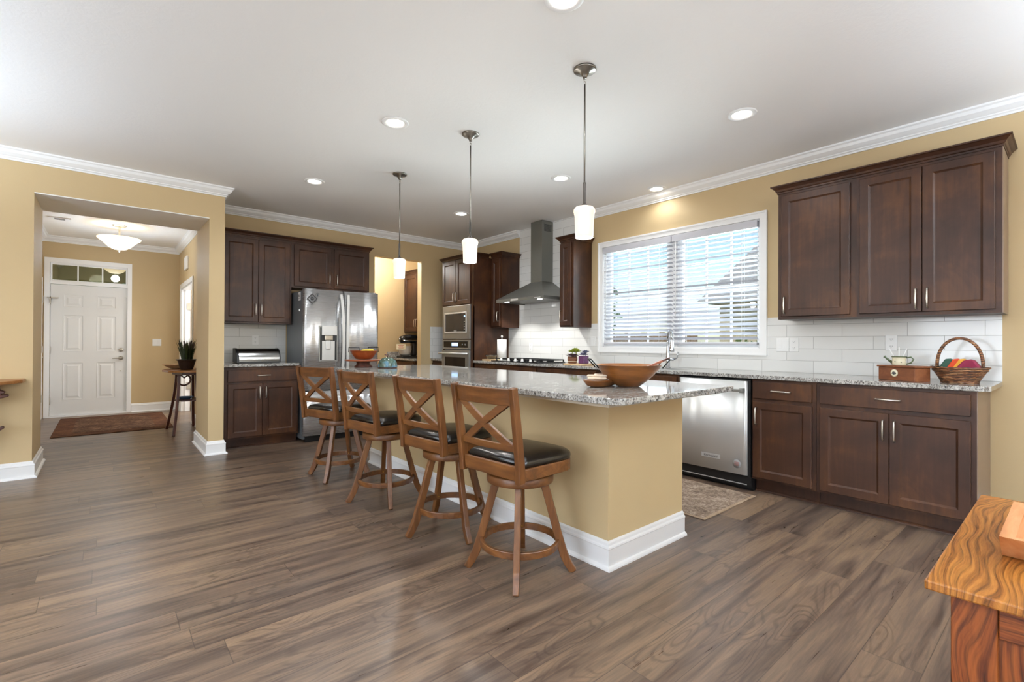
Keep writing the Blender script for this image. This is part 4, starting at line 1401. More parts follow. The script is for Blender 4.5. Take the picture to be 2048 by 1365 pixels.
can(1.6, 1.53, 'recessed ceiling light cut by the top edge of the photo')
can(1.59, 3.19, 'recessed ceiling light left of the middle pendant, large')
can(1.57, 4.875, 'recessed ceiling light upper left, above the refrigerator area')
can(3.345, 1.506, 'recessed ceiling light on the right, over the right-hand wall cabinets')
can(3.335, 3.218, 'recessed ceiling light left of the nearest pendant\'s rod')
can(3.33, 4.906, 'small recessed ceiling light beside the middle pendant\'s rod')
can(4.30, 2.80, 'recessed ceiling light close to the wall above the sink window', 5)
for x, y in ((-1.6, 1.5), (-1.6, 3.6), (-1.6, -1.5), (1.6, -1.5), (3.3, -1.5)):  # spots added over the unseen living area, no fixtures
    lamp('can_lamp', 'SPOT', (x, y, ZC - .02), 24, (.90, .96, 1.02), (0, 0, 0), spot_size=2.7, spot_blend=.6, shadow_soft_size=.07)
lamp('pantry_lamp', 'POINT', (3.2, 7.05, 2.5), 28, (.95, .96, .96), shadow_soft_size=.1)
lamp('porch_fill', 'POINT', (-.1, 10.9, 2.2), 7, (1, .95, .85), shadow_soft_size=.1)  # fill light added to lift the porch behind the transom
lamp('side_room_lamp', 'POINT', (2.1, 8.8, 2.4), 25, (1, .97, .93), shadow_soft_size=.1)

# uplights added out of view to brighten the ceiling
for x, y, e in ((-1.2, -2.2, 560), (-2.7, 2.4, 260), (1.9, -2.5, 560), (-1.7, 4.4, 60), (3.6, -1.9, 240)):
    t = thing('added_uplight', 'added black uplight, out of view, brightening the ceiling', 'lamp', (x, y, 0), 0, 'added ceiling uplights, out of view')
    obj('base', MB().lathe([(.14, 0), (.14, .02), (.03, .035), (.012, .05), (.012, 1.66), (.02, 1.68)], (0, 0, 0), 24), 'bronze', t, local=True)
    obj('bowl_shade', MB().lathe([(.02, 1.68), (.10, 1.71), (.17, 1.78), (.175, 1.78), (.105, 1.70), (.02, 1.665)], (0, 0, 0), 28), 'bronze', t, local=True)
    lamp('added_uplight_spot', 'SPOT', (x, y, 1.80), e, (.82, .96, 1.12), (PI, 0, 0), spot_size=2.9, spot_blend=.5, shadow_soft_size=.15)

hl = thing('semi_flush_light', 'lit alabaster bowl ceiling light in the hall', 'ceiling light', (.148, 8.495, ZC))
obj('canopy', MB().lathe([(.085, 0), (.085, -.006), (.07, -.016), (.03, -.024), (.012, -.03), (0, -.03)], (0, 0, 0), 28), 'nickel', hl, local=True)
obj('stem', MB().cyl((0, 0, 0), .011, -.30, -.028, 12), 'nickel', hl, local=True)
obj('glass_bowl', MB().lathe([(.238, -.175), (.242, -.18), (.225, -.20), (.19, -.225), (.155, -.262), (.115, -.30), (.07, -.325), (.0, -.335), (.0, -.328), (.068, -.318), (.11, -.292), (.15, -.255), (.185, -.218), (.23, -.183)], (0, 0, 0), 36), 'hall_shade', hl, local=True)
obj('finial', MB().lathe([(.0, -.335), (.018, -.337), (.02, -.345), (.008, -.352), (.008, -.36), (0, -.366)], (0, 0, 0), 14), 'nickel', hl, local=True)
for dx in (-.1, .1): lamp('hall_bulb', 'POINT', (.148 + dx, 8.495, ZC - .15), 1.2, (.88, .96, 1.04), shadow_soft_size=.04)
lamp('hall_bulb', 'POINT', (.148, 8.495, ZC - .42), 9, (.82, .95, 1.10), shadow_soft_size=.06)

vt = thing('air_vent', 'white supply grille on the hall ceiling', 'vent', (-.45, 8.5, ZC))
obj('frame', MB().box(-.56, 8.44, ZC - .012, -.34, 8.58, ZC).box(-.56, 8.44, ZC - .014, -.34, 8.46, ZC - .012), 'white', vt)
vs_ = MB()
for k in range(5): vs_.box(-.50, 8.468 + k * .019, ZC - .0145, -.40, 8.478 + k * .019, ZC - .012)
obj('louvers', vs_, 'grille', vt)
v2 = thing('vent_cover', 'white square chime cover high on the hall\'s right wall', 'cover', (HX1, 8.95, 2.37))  # plain plate for the wall vent, no louvers modelled
obj('cover', MB().rbox(HX1 - .03, 8.80, 2.27, HX1, 9.10, 2.47, .006), 'plastic', v2)

# ------------------------------------------------------------------ hall: rug, table, plant, bowl
hr = thing('runner_rug', 'dark brown patterned rug before the front door', 'rug', (.12, 8.75, 0))
obj('border', MB().rbox(-.485, 7.86, .001, .722, 9.70, .008, .002), 'rug_hall_border', hr)
obj('field', MB().box(-.30, 8.06, .008, .54, 9.50, .0092), 'rug_hall', hr)

HT = (.80, 7.46)
ht = thing('accent_table', 'dark wooden splay-legged table at the hall\'s right wall', 'table', (HT[0], HT[1], 0))
tp = [(.955, 7.02), (.955, 7.90), (.74, 7.88), (.60, 7.72), (.555, 7.46), (.60, 7.2), (.74, 7.04)]
obj('table_top', MB().prism(tp, .772, .796), 'shelf_wood', ht, .005)
obj('apron', MB().prism([(.94, 7.2), (.94, 7.72), (.74, 7.70), (.66, 7.46), (.74, 7.22)], .735, .771), 'dark_wood', ht)
for (tx, ty), (fx, fy) in (((.72, 7.60), (.635, 7.80)), ((.72, 7.32), (.65, 7.13)), ((.90, 7.62), (.935, 7.83)), ((.90, 7.30), (.935, 7.10))):
    pts = []
    for i in range(8):
        s = i / 7
        q = s ** 1.5
        pts.append((tx + (fx - tx) * q, ty + (fy - ty) * q, .738 - s * .737))
    obj('leg', MB().ribbon(pts, .034, .03, (0, 1, 0)), 'dark_wood', ht, .004)
obj('lower_shelf', MB().prism([(.93, 7.30), (.93, 7.66), (.75, 7.64), (.69, 7.48), (.75, 7.32)], .395, .412), 'dark_wood', ht)
obj('fretwork', MB().tube([(.78 + .07 * math.cos(a * PI / 8), 7.40, .665 + .07 * math.sin(a * PI / 8)) for a in range(16)], .012, 6, None, True).tube([(.74, 7.4, .735), (.78, 7.4, .69), (.84, 7.4, .735)], .01), 'dark_wood', ht)
tag(obj('dish', MB().lathe([(.0, .0), (.05, .0), (.09, .028), (.095, .03), (.088, .028), (.05, .006), (0, .004)], (.80, 7.47, .4122), 20), 'blue'), 'small blue dish on the hall table\'s lower shelf', 'dish')
pt = thing('potted_grass', 'upright grass plant in a dark pot on the hall table', 'plant', (.80, 7.33, .797))
obj('pot', MB().lathe([(.062, 0), (.07, .01), (.098, .115), (.118, .122), (.118, .132), (.1, .132), (.09, .12), (0, .118)], (0, 0, 0), 24), plain('dark_brown_pot', '#2A1E19', .5), pt, local=True)
gr_ = MB()
for k in range(150):
    a = random.random() * 2 * PI; r0 = random.random() * .06; ln = .17 + random.random() * .13; sp = .02 + random.random() * .07
    b0 = Vector((r0 * math.cos(a), r0 * math.sin(a), .118)); tip = b0 + Vector((sp * math.cos(a), sp * math.sin(a), ln))
    mid_ = (b0 + tip) / 2 + Vector((-math.cos(a), -math.sin(a), 0)) * .008
    s_ = Vector((-math.sin(a + .7), math.cos(a + .7), 0)) * .0045
    gr_.add([b0 - s_, b0 + s_, mid_ + s_, tip, mid_ - s_], [(0, 1, 2, 3, 4)])
obj('foliage', gr_, 'grass_leaf', pt, local=True)
ht_b = MB()
for k in range(14):
    a = k * .45; r0 = .05 + .03 * (k % 3) / 2; z0 = .30 + .05 * ((k * 7) % 5) / 5
    ht_b.tube([(r0 * math.cos(a), r0 * math.sin(a), z0 - .06), (r0 * 1.25 * math.cos(a), r0 * 1.25 * math.sin(a), z0 + .03)], [.004, .0065], 5)
obj('seed_heads', ht_b, plain('purple_brown_seed', '#4B3A35', .8), pt, local=True)
tag(obj('bowl', MB().lathe([(.045, 0), (.10, .025), (.15, .062), (.157, .064), (.148, .058), (.095, .03), (0, .008)], (.72, 7.62, .797), 28), 'pale_wood'), 'wide shallow tan bowl behind the plant on the hall table', 'bowl')

# ------------------------------------------------------------------ left console with carved scrolls
cn = thing('console_table', 'walnut console table with dark carved scroll legs at left edge', 'table', (-1.2, 5.55, 0))
obj('table_top', MB().prism([(-2.3, 5.30), (-.60, 5.30), (-.5, 5.50), (-.5, 5.712), (-2.3, 5.712)], .812, .838), 'shelf_wood', cn, .006)
for x0, s in ((-.765, 1), (-2.0, -1)):
    lg = MB()
    def sc(cx, cz, r, a0, a1, n=14, k=0):
        return [(x0 + s * (cx + (r - k * i / n) * math.cos(a0 + (a1 - a0) * i / n)), 5.58, cz + (r - k * i / n) * math.sin(a0 + (a1 - a0) * i / n)) for i in range(n + 1)]
    lg.ribbon(sc(.07, .722, .075, 2.6, -1.9, 16, .03), .05, .028, (0, 1, 0))
    lg.ribbon([(x0, 5.58, .81), (x0 + s * .02, 5.58, .70), (x0 - s * .03, 5.58, .58), (x0 + s * .04, 5.58, .46), (x0 + s * .12, 5.58, .44), (x0 + s * .155, 5.58, .462)], .05, [.05, .045, .04, .04, .034, .022], (0, 1, 0))
    lg.ribbon([(x0 + s * .08, 5.58, .73), (x0 + s * .14, 5.58, .742), (x0 + s * .16, 5.58, .735)], .05, [.03, .03, .018], (0, 1, 0))
    lg.ribbon([(x0 + s * .08, 5.58, .70), (x0 + s * .15, 5.58, .708), (x0 + s * .18, 5.58, .712)], .05, [.03, .03, .018], (0, 1, 0))
    lg.ribbon([(x0 + s * .03, 5.58, .455), (x0 - s * .05, 5.58, .30), (x0 - s * .06, 5.58, .15), (x0 - s * .02, 5.58, .001)], .05, [.045, .04, .036, .044], (0, 1, 0))
    obj('leg', lg, 'dark_wood', cn, .006)

# ------------------------------------------------------------------ kitchen rug
kr = thing('floor_mat', 'faded taupe rug on the floor before the dishwasher', 'rug', (3.35, 2.4, 0))
obj('binding', MB().rbox(2.99, 1.58, .001, 3.76, 3.1, .008, .002), 'rug_edge', kr)
obj('pile', MB().box(3.012, 1.602, .008, 3.738, 3.078, .0105), 'rug_kitchen', kr)

# ------------------------------------------------------------------ oak sideboard with cedar tray
SB = thing('sideboard', 'golden oak cabinet in the lower right foreground', 'sideboard', (1.4, -.35, 0))
SX0, SX1, SY0, SY1, SZ = 1.043, 1.752, -1.15, .168, .76
obj('top', MB().rbox(SX0, SY0, SZ - .016, SX1, SY1, SZ, .003), 'oak_top', SB)
bx0, bx1, by0, by1 = SX0 + .022, SX1 - .022, SY0 + .03, SY1 - .03
for x in (bx0, bx1 - .05):
    for y in (by1 - .055, by0): obj('corner_post', MB().box(x, y, .0, x + .05, y + .055, SZ - .0165), 'oak_v', SB, .002)
rl = MB()
rl.box(bx0 + .004, by0 + .055, SZ - .07, bx0 + .022, by1 - .055, SZ - .0165).box(bx0 + .004, by0 + .055, .06, bx0 + .022, by1 - .055, .13)
rl.box(bx0 + .05, by1 - .022, SZ - .07, bx1 - .05, by1 - .004, SZ - .0165).box(bx0 + .05, by1 - .022, .06, bx1 - .05, by1 - .004, .13)
obj('rails', rl, 'oak_h', SB, .002)
obj('front_panel', MB().box(bx0 + .012, by0 + .055, .13, bx0 + .02, by1 - .055, SZ - .07), 'oak_v', SB)
obj('side_panel', MB().box(bx0 + .05, by1 - .018, .13, bx1 - .05, by1 - .010, SZ - .07), 'oak_v', SB)
obj('back_panel', MB().box(bx1 - .02, by0 + .055, .06, bx1 - .01, by1 - .055, SZ - .0165).box(bx0 + .05, by0 + .01, .06, bx1 - .05, by0 + .018, SZ - .0165), 'oak_v', SB)
tr = thing('tray', 'shallow open cedar box on the oak sideboard', 'tray', (1.45, -.2, SZ))
TX0, TX1, TY0, TY1, TZ1 = 1.217, 1.512, -.50, .0935, SZ + .05
z0 = SZ + .001
sl = .055     # the long walls lean outwards
q = MB()
for ya, yb_ in ((TY1 - .02, TY1), (TY0, TY0 + .02)):
    vs = [(x, y, z) for y in (ya, yb_) for x, z in ((TX0, TZ1), (TX1, TZ1), (TX1 - sl, z0), (TX0 + sl, z0))]
    q.add(vs, [(0, 1, 2, 3), (7, 6, 5, 4), (0, 4, 5, 1), (1, 5, 6, 2), (2, 6, 7, 3), (3, 7, 4, 0)])
for xa, sg in ((TX0, 1), (TX1, -1)):
    ya, yb_ = TY0 + .02, TY1 - .02
    q.add([(xa, ya, TZ1), (xa, yb_, TZ1), (xa + sg * .014, yb_, TZ1), (xa + sg * .014, ya, TZ1),
           (xa + sg * sl, ya, z0), (xa + sg * sl, yb_, z0), (xa + sg * (sl + .014), yb_, z0), (xa + sg * (sl + .014), ya, z0)],
          [(0, 1, 2, 3), (7, 6, 5, 4), (0, 4, 5, 1), (2, 6, 7, 3), (1, 5, 6, 2), (0, 3, 7, 4)])
obj('sides', q, 'tray_wood', tr)
obj('base', MB().box(TX0 + sl + .012, TY0 + .02, z0, TX1 - sl - .012, TY1 - .02, z0 + .006), 'tray_wood', tr)

# ------------------------------------------------------------------ on the island
b1 = thing('salad_bowl', 'large wooden salad bowl with black wire handles on the island', 'bowl', (2.225, 1.625, .9145))
obj('bowl', MB().lathe([(.055, 0), (.065, .003), (.10, .03), (.135, .062), (.165, .098), (.178, .118), (.182, .12), (.176, .12), (.16, .098), (.13, .066), (.095, .036), (.05, .014), (0, .012)], (0, 0, 0), 48), 'bowl', b1, local=True)
RV = Vector((.764, -.645, 0))
FV = Vector((.645, .764, 0))
for s in (-1, 1):
    p0 = RV * s * .174
    pts = [p0 - FV * .055 + Vector((0, 0, .103)), p0 - FV * .055 + RV * s * .042 + Vector((0, 0, .15)), p0 + FV * .055 + RV * s * .042 + Vector((0, 0, .15)), p0 + FV * .055 + Vector((0, 0, .103))]
    obj('handle', MB().tube(pts, .0035, 8), 'wire_black', b1, local=True)
sv = thing('salad_server', 'wooden spoon leaning on the rim of the large salad bowl', 'spoon', (2.3, 1.56, .93))
c0 = Vector((2.225, 1.625, .9145))
sp0 = c0 + RV * .02 + FV * -.03 + Vector((0, 0, .075)); sp1 = c0 + RV * .235 + FV * .015 + Vector((0, 0, .158))
dv = (sp1 - sp0)
obj('handle', MB().ribbon([sp0 + dv * k for k in (.3, .55, .78)], [.016, .02, .026], [.01, .01, .012], FV), 'orange_wood', sv)
obj('handle_tip', MB().ribbon([sp0 + dv * k for k in (.78, .9, 1.0)], [.024, .022, .014], [.011, .011, .008], FV), 'dark_wood', sv)
obj('spoon_bowl', MB().ribbon([sp0 + dv * k for k in (0, .1, .2, .3)], [.02, .045, .04, .016], [.006, .008, .009, .01], FV), 'orange_wood', sv)

tb_ = thing('dough_tray', 'small oblong wooden tray with pale rolls inside, left of the salad bowl', 'tray', (2.115, 1.722, .9145))
mt = Matrix.Rotation(.2, 4, 'Z')
vs, fs = [], []
nn = 28
lay = [(.085, .036, .0), (.112, .05, .006), (.138, .066, .034), (.141, .069, .038), (.133, .063, .036), (.105, .045, .010), (.0, .0, .008)]
for a, b, z in lay:
    for k in range(nn):
        an = 2 * PI * k / nn
        e = .6
        vs.append((max(a, .001) * math.copysign(abs(math.cos(an)) ** e, math.cos(an)), max(b, .001) * math.copysign(abs(math.sin(an)) ** e, math.sin(an)), z))
for i in range(len(lay) - 1):
    for k in range(nn): fs.append((i * nn + k, i * nn + (k + 1) % nn, (i + 1) * nn + (k + 1) % nn, (i + 1) * nn + k))
fs.append(tuple(reversed(range(nn))))
obj('tray', MB().add(vs, fs, True, mt), 'bowl', tb_, local=True)
RL = ['pale wooden spoon handle lying across the front of the oblong tray', 'pale stick just above the front one on the oblong tray', 'pale stick at the back of the oblong tray, highest', 'pale stick at the far end of the oblong tray']
for k, (q, z, l, ox) in enumerate(((-.052, .0455, .052, -.035), (-.040, .0595, .055, -.033), (.020, .0465, .055, .005), (.032, .0605, .055, .018))):
    c = Vector((2.115, 1.722, .9145)) + FV * q + RV * ox + Vector((0, 0, z))
    o = MB().tube([c - RV * l, c - RV * l * .9, c + RV * l * .9, c + RV * l], [.004, .0065, .0065, .004], 10)
    tag(obj('wooden_stick', o, 'pale_stick'), RL[k], 'stick', 'pale sticks on the oblong tray')

cs_ = thing('cake_stand', 'orange-brown wooden pedestal stand at the island\'s far end', 'stand', (1.922, 4.505, .9145))
obj('plate', MB().lathe([(.05, .052), (.165, .058), (.175, .066), (.175, .07), (.165, .072), (.05, .066), (0, .066)], (0, 0, 0), 40), 'orange_wood', cs_, local=True)
obj('foot', MB().lathe([(.085, 0), (.082, .01), (.06, .03), (.07, .053), (0, .053)], (0, 0, 0), 28), 'dark_wood', cs_, local=True)
b2 = thing('fruit_bowl', 'wooden fruit bowl with wire handles on the pedestal stand', 'bowl', (1.925, 4.50, .9145 + .0725))
obj('bowl', MB().lathe([(.05, 0), (.075, .006), (.105, .045), (.13, .085), (.136, .087), (.128, .085), (.10, .05), (.06, .014), (0, .01)], (0, 0, 0), 36), 'orange_wood', b2, local=True)
for s in (-1, 1):
    p0 = RV * s * .06 - FV * (.11 if s < 0 else -.11)
    pts = [p0 - RV * .05 + Vector((0, 0, .07)), p0 - RV * .05 + Vector((0, 0, .115)), p0 + RV * .05 + Vector((0, 0, .115)), p0 + RV * .05 + Vector((0, 0, .07))]
    obj('handle', MB().tube(pts, .004, 8), 'wire_black', b2, local=True)
bn = MB()
for k in range(3):
    a = -.3 + k * .35
    ctr = Vector((1.935 + .02 * k, 4.50, .9145 + .145))
    bn.tube([ctr + RV * (-.06 + .01 * k) + Vector((0, 0, -.02)), ctr + RV * -.02 + FV * (.01 * k) + Vector((0, 0, .01)), ctr + RV * .03 + FV * (.015 * k) + Vector((0, 0, .012)), ctr + RV * .06 + Vector((0, 0, -.012))], [.006, .015, .015, .005], 8)
tag(obj('bananas', bn, 'yellow'), 'yellow bananas in the fruit bowl on the pedestal stand', 'fruit')
dm_ = thing('ceramic_dome', 'blue-green glazed dome dish beside the pedestal stand', 'dish', (2.022, 4.183, .9145))
obj('dome', MB().lathe([(.088, .006), (.09, .012), (.088, .035), (.076, .065), (.054, .088), (.03, .099), (0, .102)], (0, 0, 0), 36), 'dome', dm_, local=True)
obj('rim_plate', MB().lathe([(.06, 0), (.09, .002), (.094, .006), (0, .006)], (0, 0, 0), 36), 'dark_wood', dm_, local=True)
obj('knob', MB().tube([(0, 0, .1), (-.004, .004, .115), (-.012, .01, .125), (-.024, .018, .128)], [.008, .008, .007, .004], 8), 'dark_wood', dm_, local=True)

# ------------------------------------------------------------------ on the window-wall counter
ck = thing('gas_cooktop', 'black gas cooktop with steel knobs under the range hood', 'cooktop', (4.13, 4.55, .914))
obj('pan', MB().rbox(3.87, 4.12, .9145, 4.36, 5.0, .926, .004), 'black_gloss', ck)
for k in range(3):
    g = MB()
    y0 = 4.14 + k * .285; y1 = y0 + .272
    xa, xb_ = 3.96, 4.345
    zz = .955
    for a, b in (((xa, y0), (xb_, y0)), ((xa, y1), (xb_, y1)), ((xa, y0), (xa, y1)), ((xb_, y0), (xb_, y1)), ((xa, (y0 + y1) / 2), (xb_, (y0 + y1) / 2))):
        g.box(min(a[0], b[0]) - .006, min(a[1], b[1]) - .006, zz - .014, max(a[0], b[0]) + .006, max(a[1], b[1]) + .006, zz)
    for f in (.28, .72): g.box(xa + (xb_ - xa) * f - .006, y0, zz - .014, xa + (xb_ - xa) * f + .006, y1, zz)
    for x in (xa, xb_):
        for y in (y0, y1): g.box(x - .007, y - .007, .926, x + .007, y + .007, zz - .014)
    obj('grate', g, 'iron', ck)
for k, y in enumerate((4.27, 4.42, 4.55, 4.68, 4.83)):
    obj('knob', MB().lathe([(.02, 0), (.02, .006), (.015, .01), (.014, .03), (.011, .033), (0, .033)], (3.91, y, .926), 16), 'steel', ck)
for x, y in ((4.07, 4.28), (4.26, 4.28), (4.16, 4.56), (4.07, 4.84), (4.26, 4.84)):
    obj('burner', MB().lathe([(.045, 0), (.045, .008), (.03, .010), (.03, .014), (0, .014)], (x, y, .926), 20), 'iron', ck)
pw = thing('paper_towel', 'white paper towel roll on a steel stand beside the oven cabinet', 'paper towel', (4.18, 5.15, .914))
obj('roll', MB().lathe([(.02, .012), (.066, .012), (.066, .288), (.02, .288)], (0, 0, 0), 30), 'paper', pw, local=True)
obj('stand', MB().lathe([(.072, .001), (.072, .008), (.006, .0115), (.006, .315), (.013, .318), (.017, .33), (.012, .343), (0, .347)], (0, 0, 0), 22), 'steel', pw, local=True)
gd = thing('glass_dish', 'small glass dish on a wooden trivet left of the cooktop', 'dish', (4.02, 5.18, .914))
obj('trivet', MB().rbox(3.93, 5.09, .915, 4.11, 5.27, .932, .004), 'pale_wood', gd)
obj('dish', MB().lathe([(.04, 0), (.052, .006), (.085, .055), (.088, .058), (.083, .056), (.05, .012), (0, .008)], (4.02, 5.18, .9325), 24), 'clear_glass', gd)
cbd = tag(obj('cutting_board', MB().rbox(3.90, 3.46, .9145, 4.14, 3.72, .930, .004), 'pale_wood'), 'small pale cutting board under the succulent pots', 'cutting board')


def rosette(mb, c, R, n, tilt, seed):
    rnd = random.Random(seed)
    for ring in range(3):
        for k in range(n):
            a = 2 * PI * (k + ring * .5) / n
            el = tilt + ring * .38
            L = R * 1.3 * (1 - ring * .22)
            d = Vector((math.cos(a) * math.cos(el), math.sin(a) * math.cos(el), math.sin(el)))
            sdir = Vector((-math.sin(a), math.cos(a), 0))
            nrm = d.cross(sdir)
            p = [c, c + d * L * .5 + sdir * L * .26 - nrm * .003, c + d * L, c + d * L * .5 - sdir * L * .26 - nrm * .003, c + d * L * .55 + nrm * -.006]
            mb.add(p, [(0, 1, 4), (1, 2, 4), (2, 3, 4), (3, 0, 4)], False)


s1 = thing('succulent_pot', 'brown wooden barrel pot of plum and lime succulents on the board', 'plant', (3.98, 3.655, .9305))
obj('pot', MB().lathe([(.042, 0), (.05, .006), (.056, .04), (.054, .075), (.048, .075), (.045, .068), (0, .066)], (0, 0, 0), 22), 'terracotta', s1, local=True)
obj('band', MB().lathe([(.0525, .016), (.0535, .016), (.0545, .024), (.0535, .024)], (0, 0, 0), 22), 'cream', s1, local=True)
q = MB()
rosette(q, Vector((-.02, .012, .085)), .05, 8, .15, 1); rosette(q, Vector((.02, -.02, .085)), .045, 8, .15, 2); rosette(q, Vector((-.025, -.03, .075)), .04, 8, .1, 5)
obj('plum_leaves', q, 'plum_leaf', s1, local=True)
q = MB()
rosette(q, Vector((.03, -.03, .125)), .055, 9, .3, 3); rosette(q, Vector((.02, .02, .12)), .05, 9, .35, 4); rosette(q, Vector((.045, .0, .145)), .045, 8, .35, 8)
q.tube([(.03, -.03, .06), (.03, -.03, .125)], .005, 6).tube([(.02, .02, .06), (.02, .02, .12)], .005, 6).tube([(.045, 0, .06), (.045, 0, .145)], .005, 6)
obj('lime_leaves', q, 'lime_leaf', s1, local=True)
s2_ = thing('succulent_pot', 'purple printed pot with blue-grey succulent, right pot on the board', 'plant', (4.03, 3.535, .9305))
obj('pot', MB().rbox(-.042, -.042, 0, .042, .042, .085, .008), 'purple', s2_, local=True)
q = MB()
rosette(q, Vector((0, 0, .09)), .055, 9, .3, 6); rosette(q, Vector((.01, -.02, .12)), .045, 8, .4, 7)
q.tube([(.01, -.02, .08), (.01, -.02, .12)], .004, 6)
obj('leaves', q, 'blue_leaf', s2_, local=True)

# faucet
fc = thing('kitchen_faucet', 'tall chrome pull-down faucet in front of the window', 'faucet', (4.28, 2.65, .914))
obj('base_body', MB().lathe([(.027, .0005), (.027, .006), (.021, .012), (.0205, .11), (.017, .16), (.013, .2), (.0115, .29)], (4.28, 2.65, .914), 20), 'chrome', fc)
fdx, fdy = -.70, -.714
pts = [(4.28 + fdx * .075 * (1 - math.cos(a)), 2.65 + fdy * .075 * (1 - math.cos(a)), 1.195 + .085 * math.sin(a)) for a in [PI * k / 12 for k in range(13)]]
obj('spout', MB().tube(pts, .0115, 14), 'chrome', fc)
obj('spray_head', MB().lathe([(.012, .01), (.014, -.02), (.024, -.095), (.0255, -.105), (.0225, -.112), (0, -.112)], (4.28 + fdx * .15, 2.65 + fdy * .15, 1.19), 18), 'chrome', fc)
obj('lever', MB().tube([(4.28, 2.65, 1.0), (4.292, 2.592, 1.0)], [.017, .013], 12).tube([(4.292, 2.592, 1.0), (4.296, 2.566, 1.012), (4.297, 2.555, 1.04), (4.297, 2.552, 1.075)], [.010, .008, .006, .006], 10), 'chrome', fc)
sk_ = thing('kitchen_sink', 'stainless sink rim in the counter below the faucet', 'sink', (4.05, 2.7, .914))
obj('rim', MB().box(3.89, 2.36, .9142, 3.90, 3.08, .9155).box(4.21, 2.36, .9142, 4.22, 3.08, .9155).box(3.90, 2.36, .9142, 4.21, 2.37, .9155).box(3.90, 3.07, .9142, 4.21, 3.08, .9155), 'steel', sk_)
obj('basin', MB().box(3.90, 2.37, .9141, 4.21, 3.07, .9148), 'steel_oven', sk_)

# recipe box, watering can, basket
rb = thing('recipe_box', 'reddish wooden box with round medallion on the right counter', 'box', (4.04, .76, .914))
BR = Matrix.Translation((4.051, .757, .9145)) @ Matrix.Rotation(-.5, 4, 'Z')
obj('body', MB().rbox(-.062, -.122, 0, .062, .122, .088, .002, BR), 'box_wood', rb)
obj('lid', MB().rbox(-.07, -.13, .0885, .07, .13, .1, .003, BR), 'box_wood', rb)
md = obj('medallion', MB().lathe([(.024, 0), (.024, .003), (.02, .005), (0, .005)], (0, 0, 0), 26, BR @ Matrix.Translation((-.062, .01, .05)) @ Matrix.Rotation(-PI / 2, 4, 'Y')), 'cream', rb)
q = MB()
for k in range(5):
    a = k * PI / 4
    q.lathe([(.0045, 0), (.003, .0015), (0, .0015)], (0, 0, 0), 8, BR @ Matrix.Translation((-.067, .01 + .011 * math.cos(a), .047 + .009 * math.sin(a))) @ Matrix.Rotation(-PI / 2, 4, 'Y'))
q.lathe([(.007, 0), (.005, .0015), (0, .0015)], (0, 0, 0), 10, BR @ Matrix.Translation((-.067, .01, .045)) @ Matrix.Rotation(-PI / 2, 4, 'Y'))
obj('medallion_motif', q, 'grey_ink', md)
wc = thing('watering_can', 'tiny cream and green watering can on the recipe box', 'watering can', (4.05, .78, 1.015))
obj('can', MB().lathe([(.036, 0), (.04, .004), (.037, .03), (.039, .055), (.041, .058), (.036, .058), (.034, .05), (0, .006)], (0, 0, 0), 24), 'cream', wc, local=True)
obj('rim_band', MB().lathe([(.0405, .054), (.0425, .055), (.0425, .060), (.0405, .060)], (0, 0, 0), 24), 'green_glaze', wc, local=True)
obj('spout', MB().tube([(0, .034, .014), (-.005, .058, .036), (-.008, .075, .054), (-.009, .08, .058)], [.009, .007, .006, .010], 10), 'green_glaze', wc, local=True)
obj('handle', MB().tube([(0, -.037, .05), (0, -.062, .056), (0, -.075, .04), (0, -.062, .018), (0, -.038, .008)], .0045, 8), 'green_glaze', wc, local=True)
q = MB()
for k in range(7):
    a = k * .9
    q.lathe([(.004, 0), (.002, .0012), (0, .0012)], (0, 0, 0), 7, Matrix.Translation((.0375 * math.cos(a), .0375 * math.sin(a), .02 + .022 * ((k * 3) % 4) / 4)) @ Matrix.Rotation(a, 4, 'Z') @ Matrix.Rotation(PI / 2, 4, 'Y'))
obj('painted_flowers', q, 'green_glaze', wc, local=True)
WL = ['left white stick in the watering can, leaning left', 'middle white stick standing upright in the watering can', 'right white stick in the watering can, leaning right']
for k, (dy, top) in enumerate(((.055, .115), (.0, .12), (-.04, .112))):
    b0 = Vector((4.05, .78 + dy * .15, 1.015 + .012)); b1_ = Vector((4.05, .78 + dy, 1.015 + top))
    tag(obj('stick', MB().tube([b0, b1_], .0028, 8), 'plastic'), WL[k], 'stick', 'white sticks in the watering can')
bk = thing('wicker_basket', 'brown wicker basket with arched handle at the counter\'s right end', 'basket', (4.11, .49, .914))
obj('basket', MB().lathe([(.082, .001), (.088, .004), (.10, .03), (.118, .062), (.134, .094), (.138, .098), (.13, .098), (.112, .066), (.09, .02), (0, .012)], (0, 0, 0), 40, None, True, .95, 1.02), 'wicker', bk, local=True)
q = MB()
for z, r in ((.096, .135), (.08, .127), (.006, .086)):
    q.tube([(r * .95 * math.cos(2 * PI * k / 36), r * 1.02 * math.sin(2 * PI * k / 36), z + .002 * math.sin(k * 2.6)) for k in range(36)], .0055, 6, None, True)
obj('braided_rim', q, 'wicker', bk, local=True)
q = MB()
for off in (-.006, .006):
    q.tube([(off, .108 * math.cos(PI * k / 20), .085 + .195 * math.sin(PI * k / 20) ** .8) for k in range(21)], .0085, 8)
obj('handle', q, 'wicker', bk, local=True)
NL = [('green_cloth', 'folded dark green cloth at the back of the wicker basket', .050, .0), ('orange_cloth', 'folded red-orange cloth between green and yellow in the basket', .012, -.01),
      ('yellow_cloth', 'folded golden yellow cloth behind the maroon one in the basket', -.016, -.016), ('red_cloth', 'folded maroon cloth at the front of the wicker basket', -.045, -.03)]
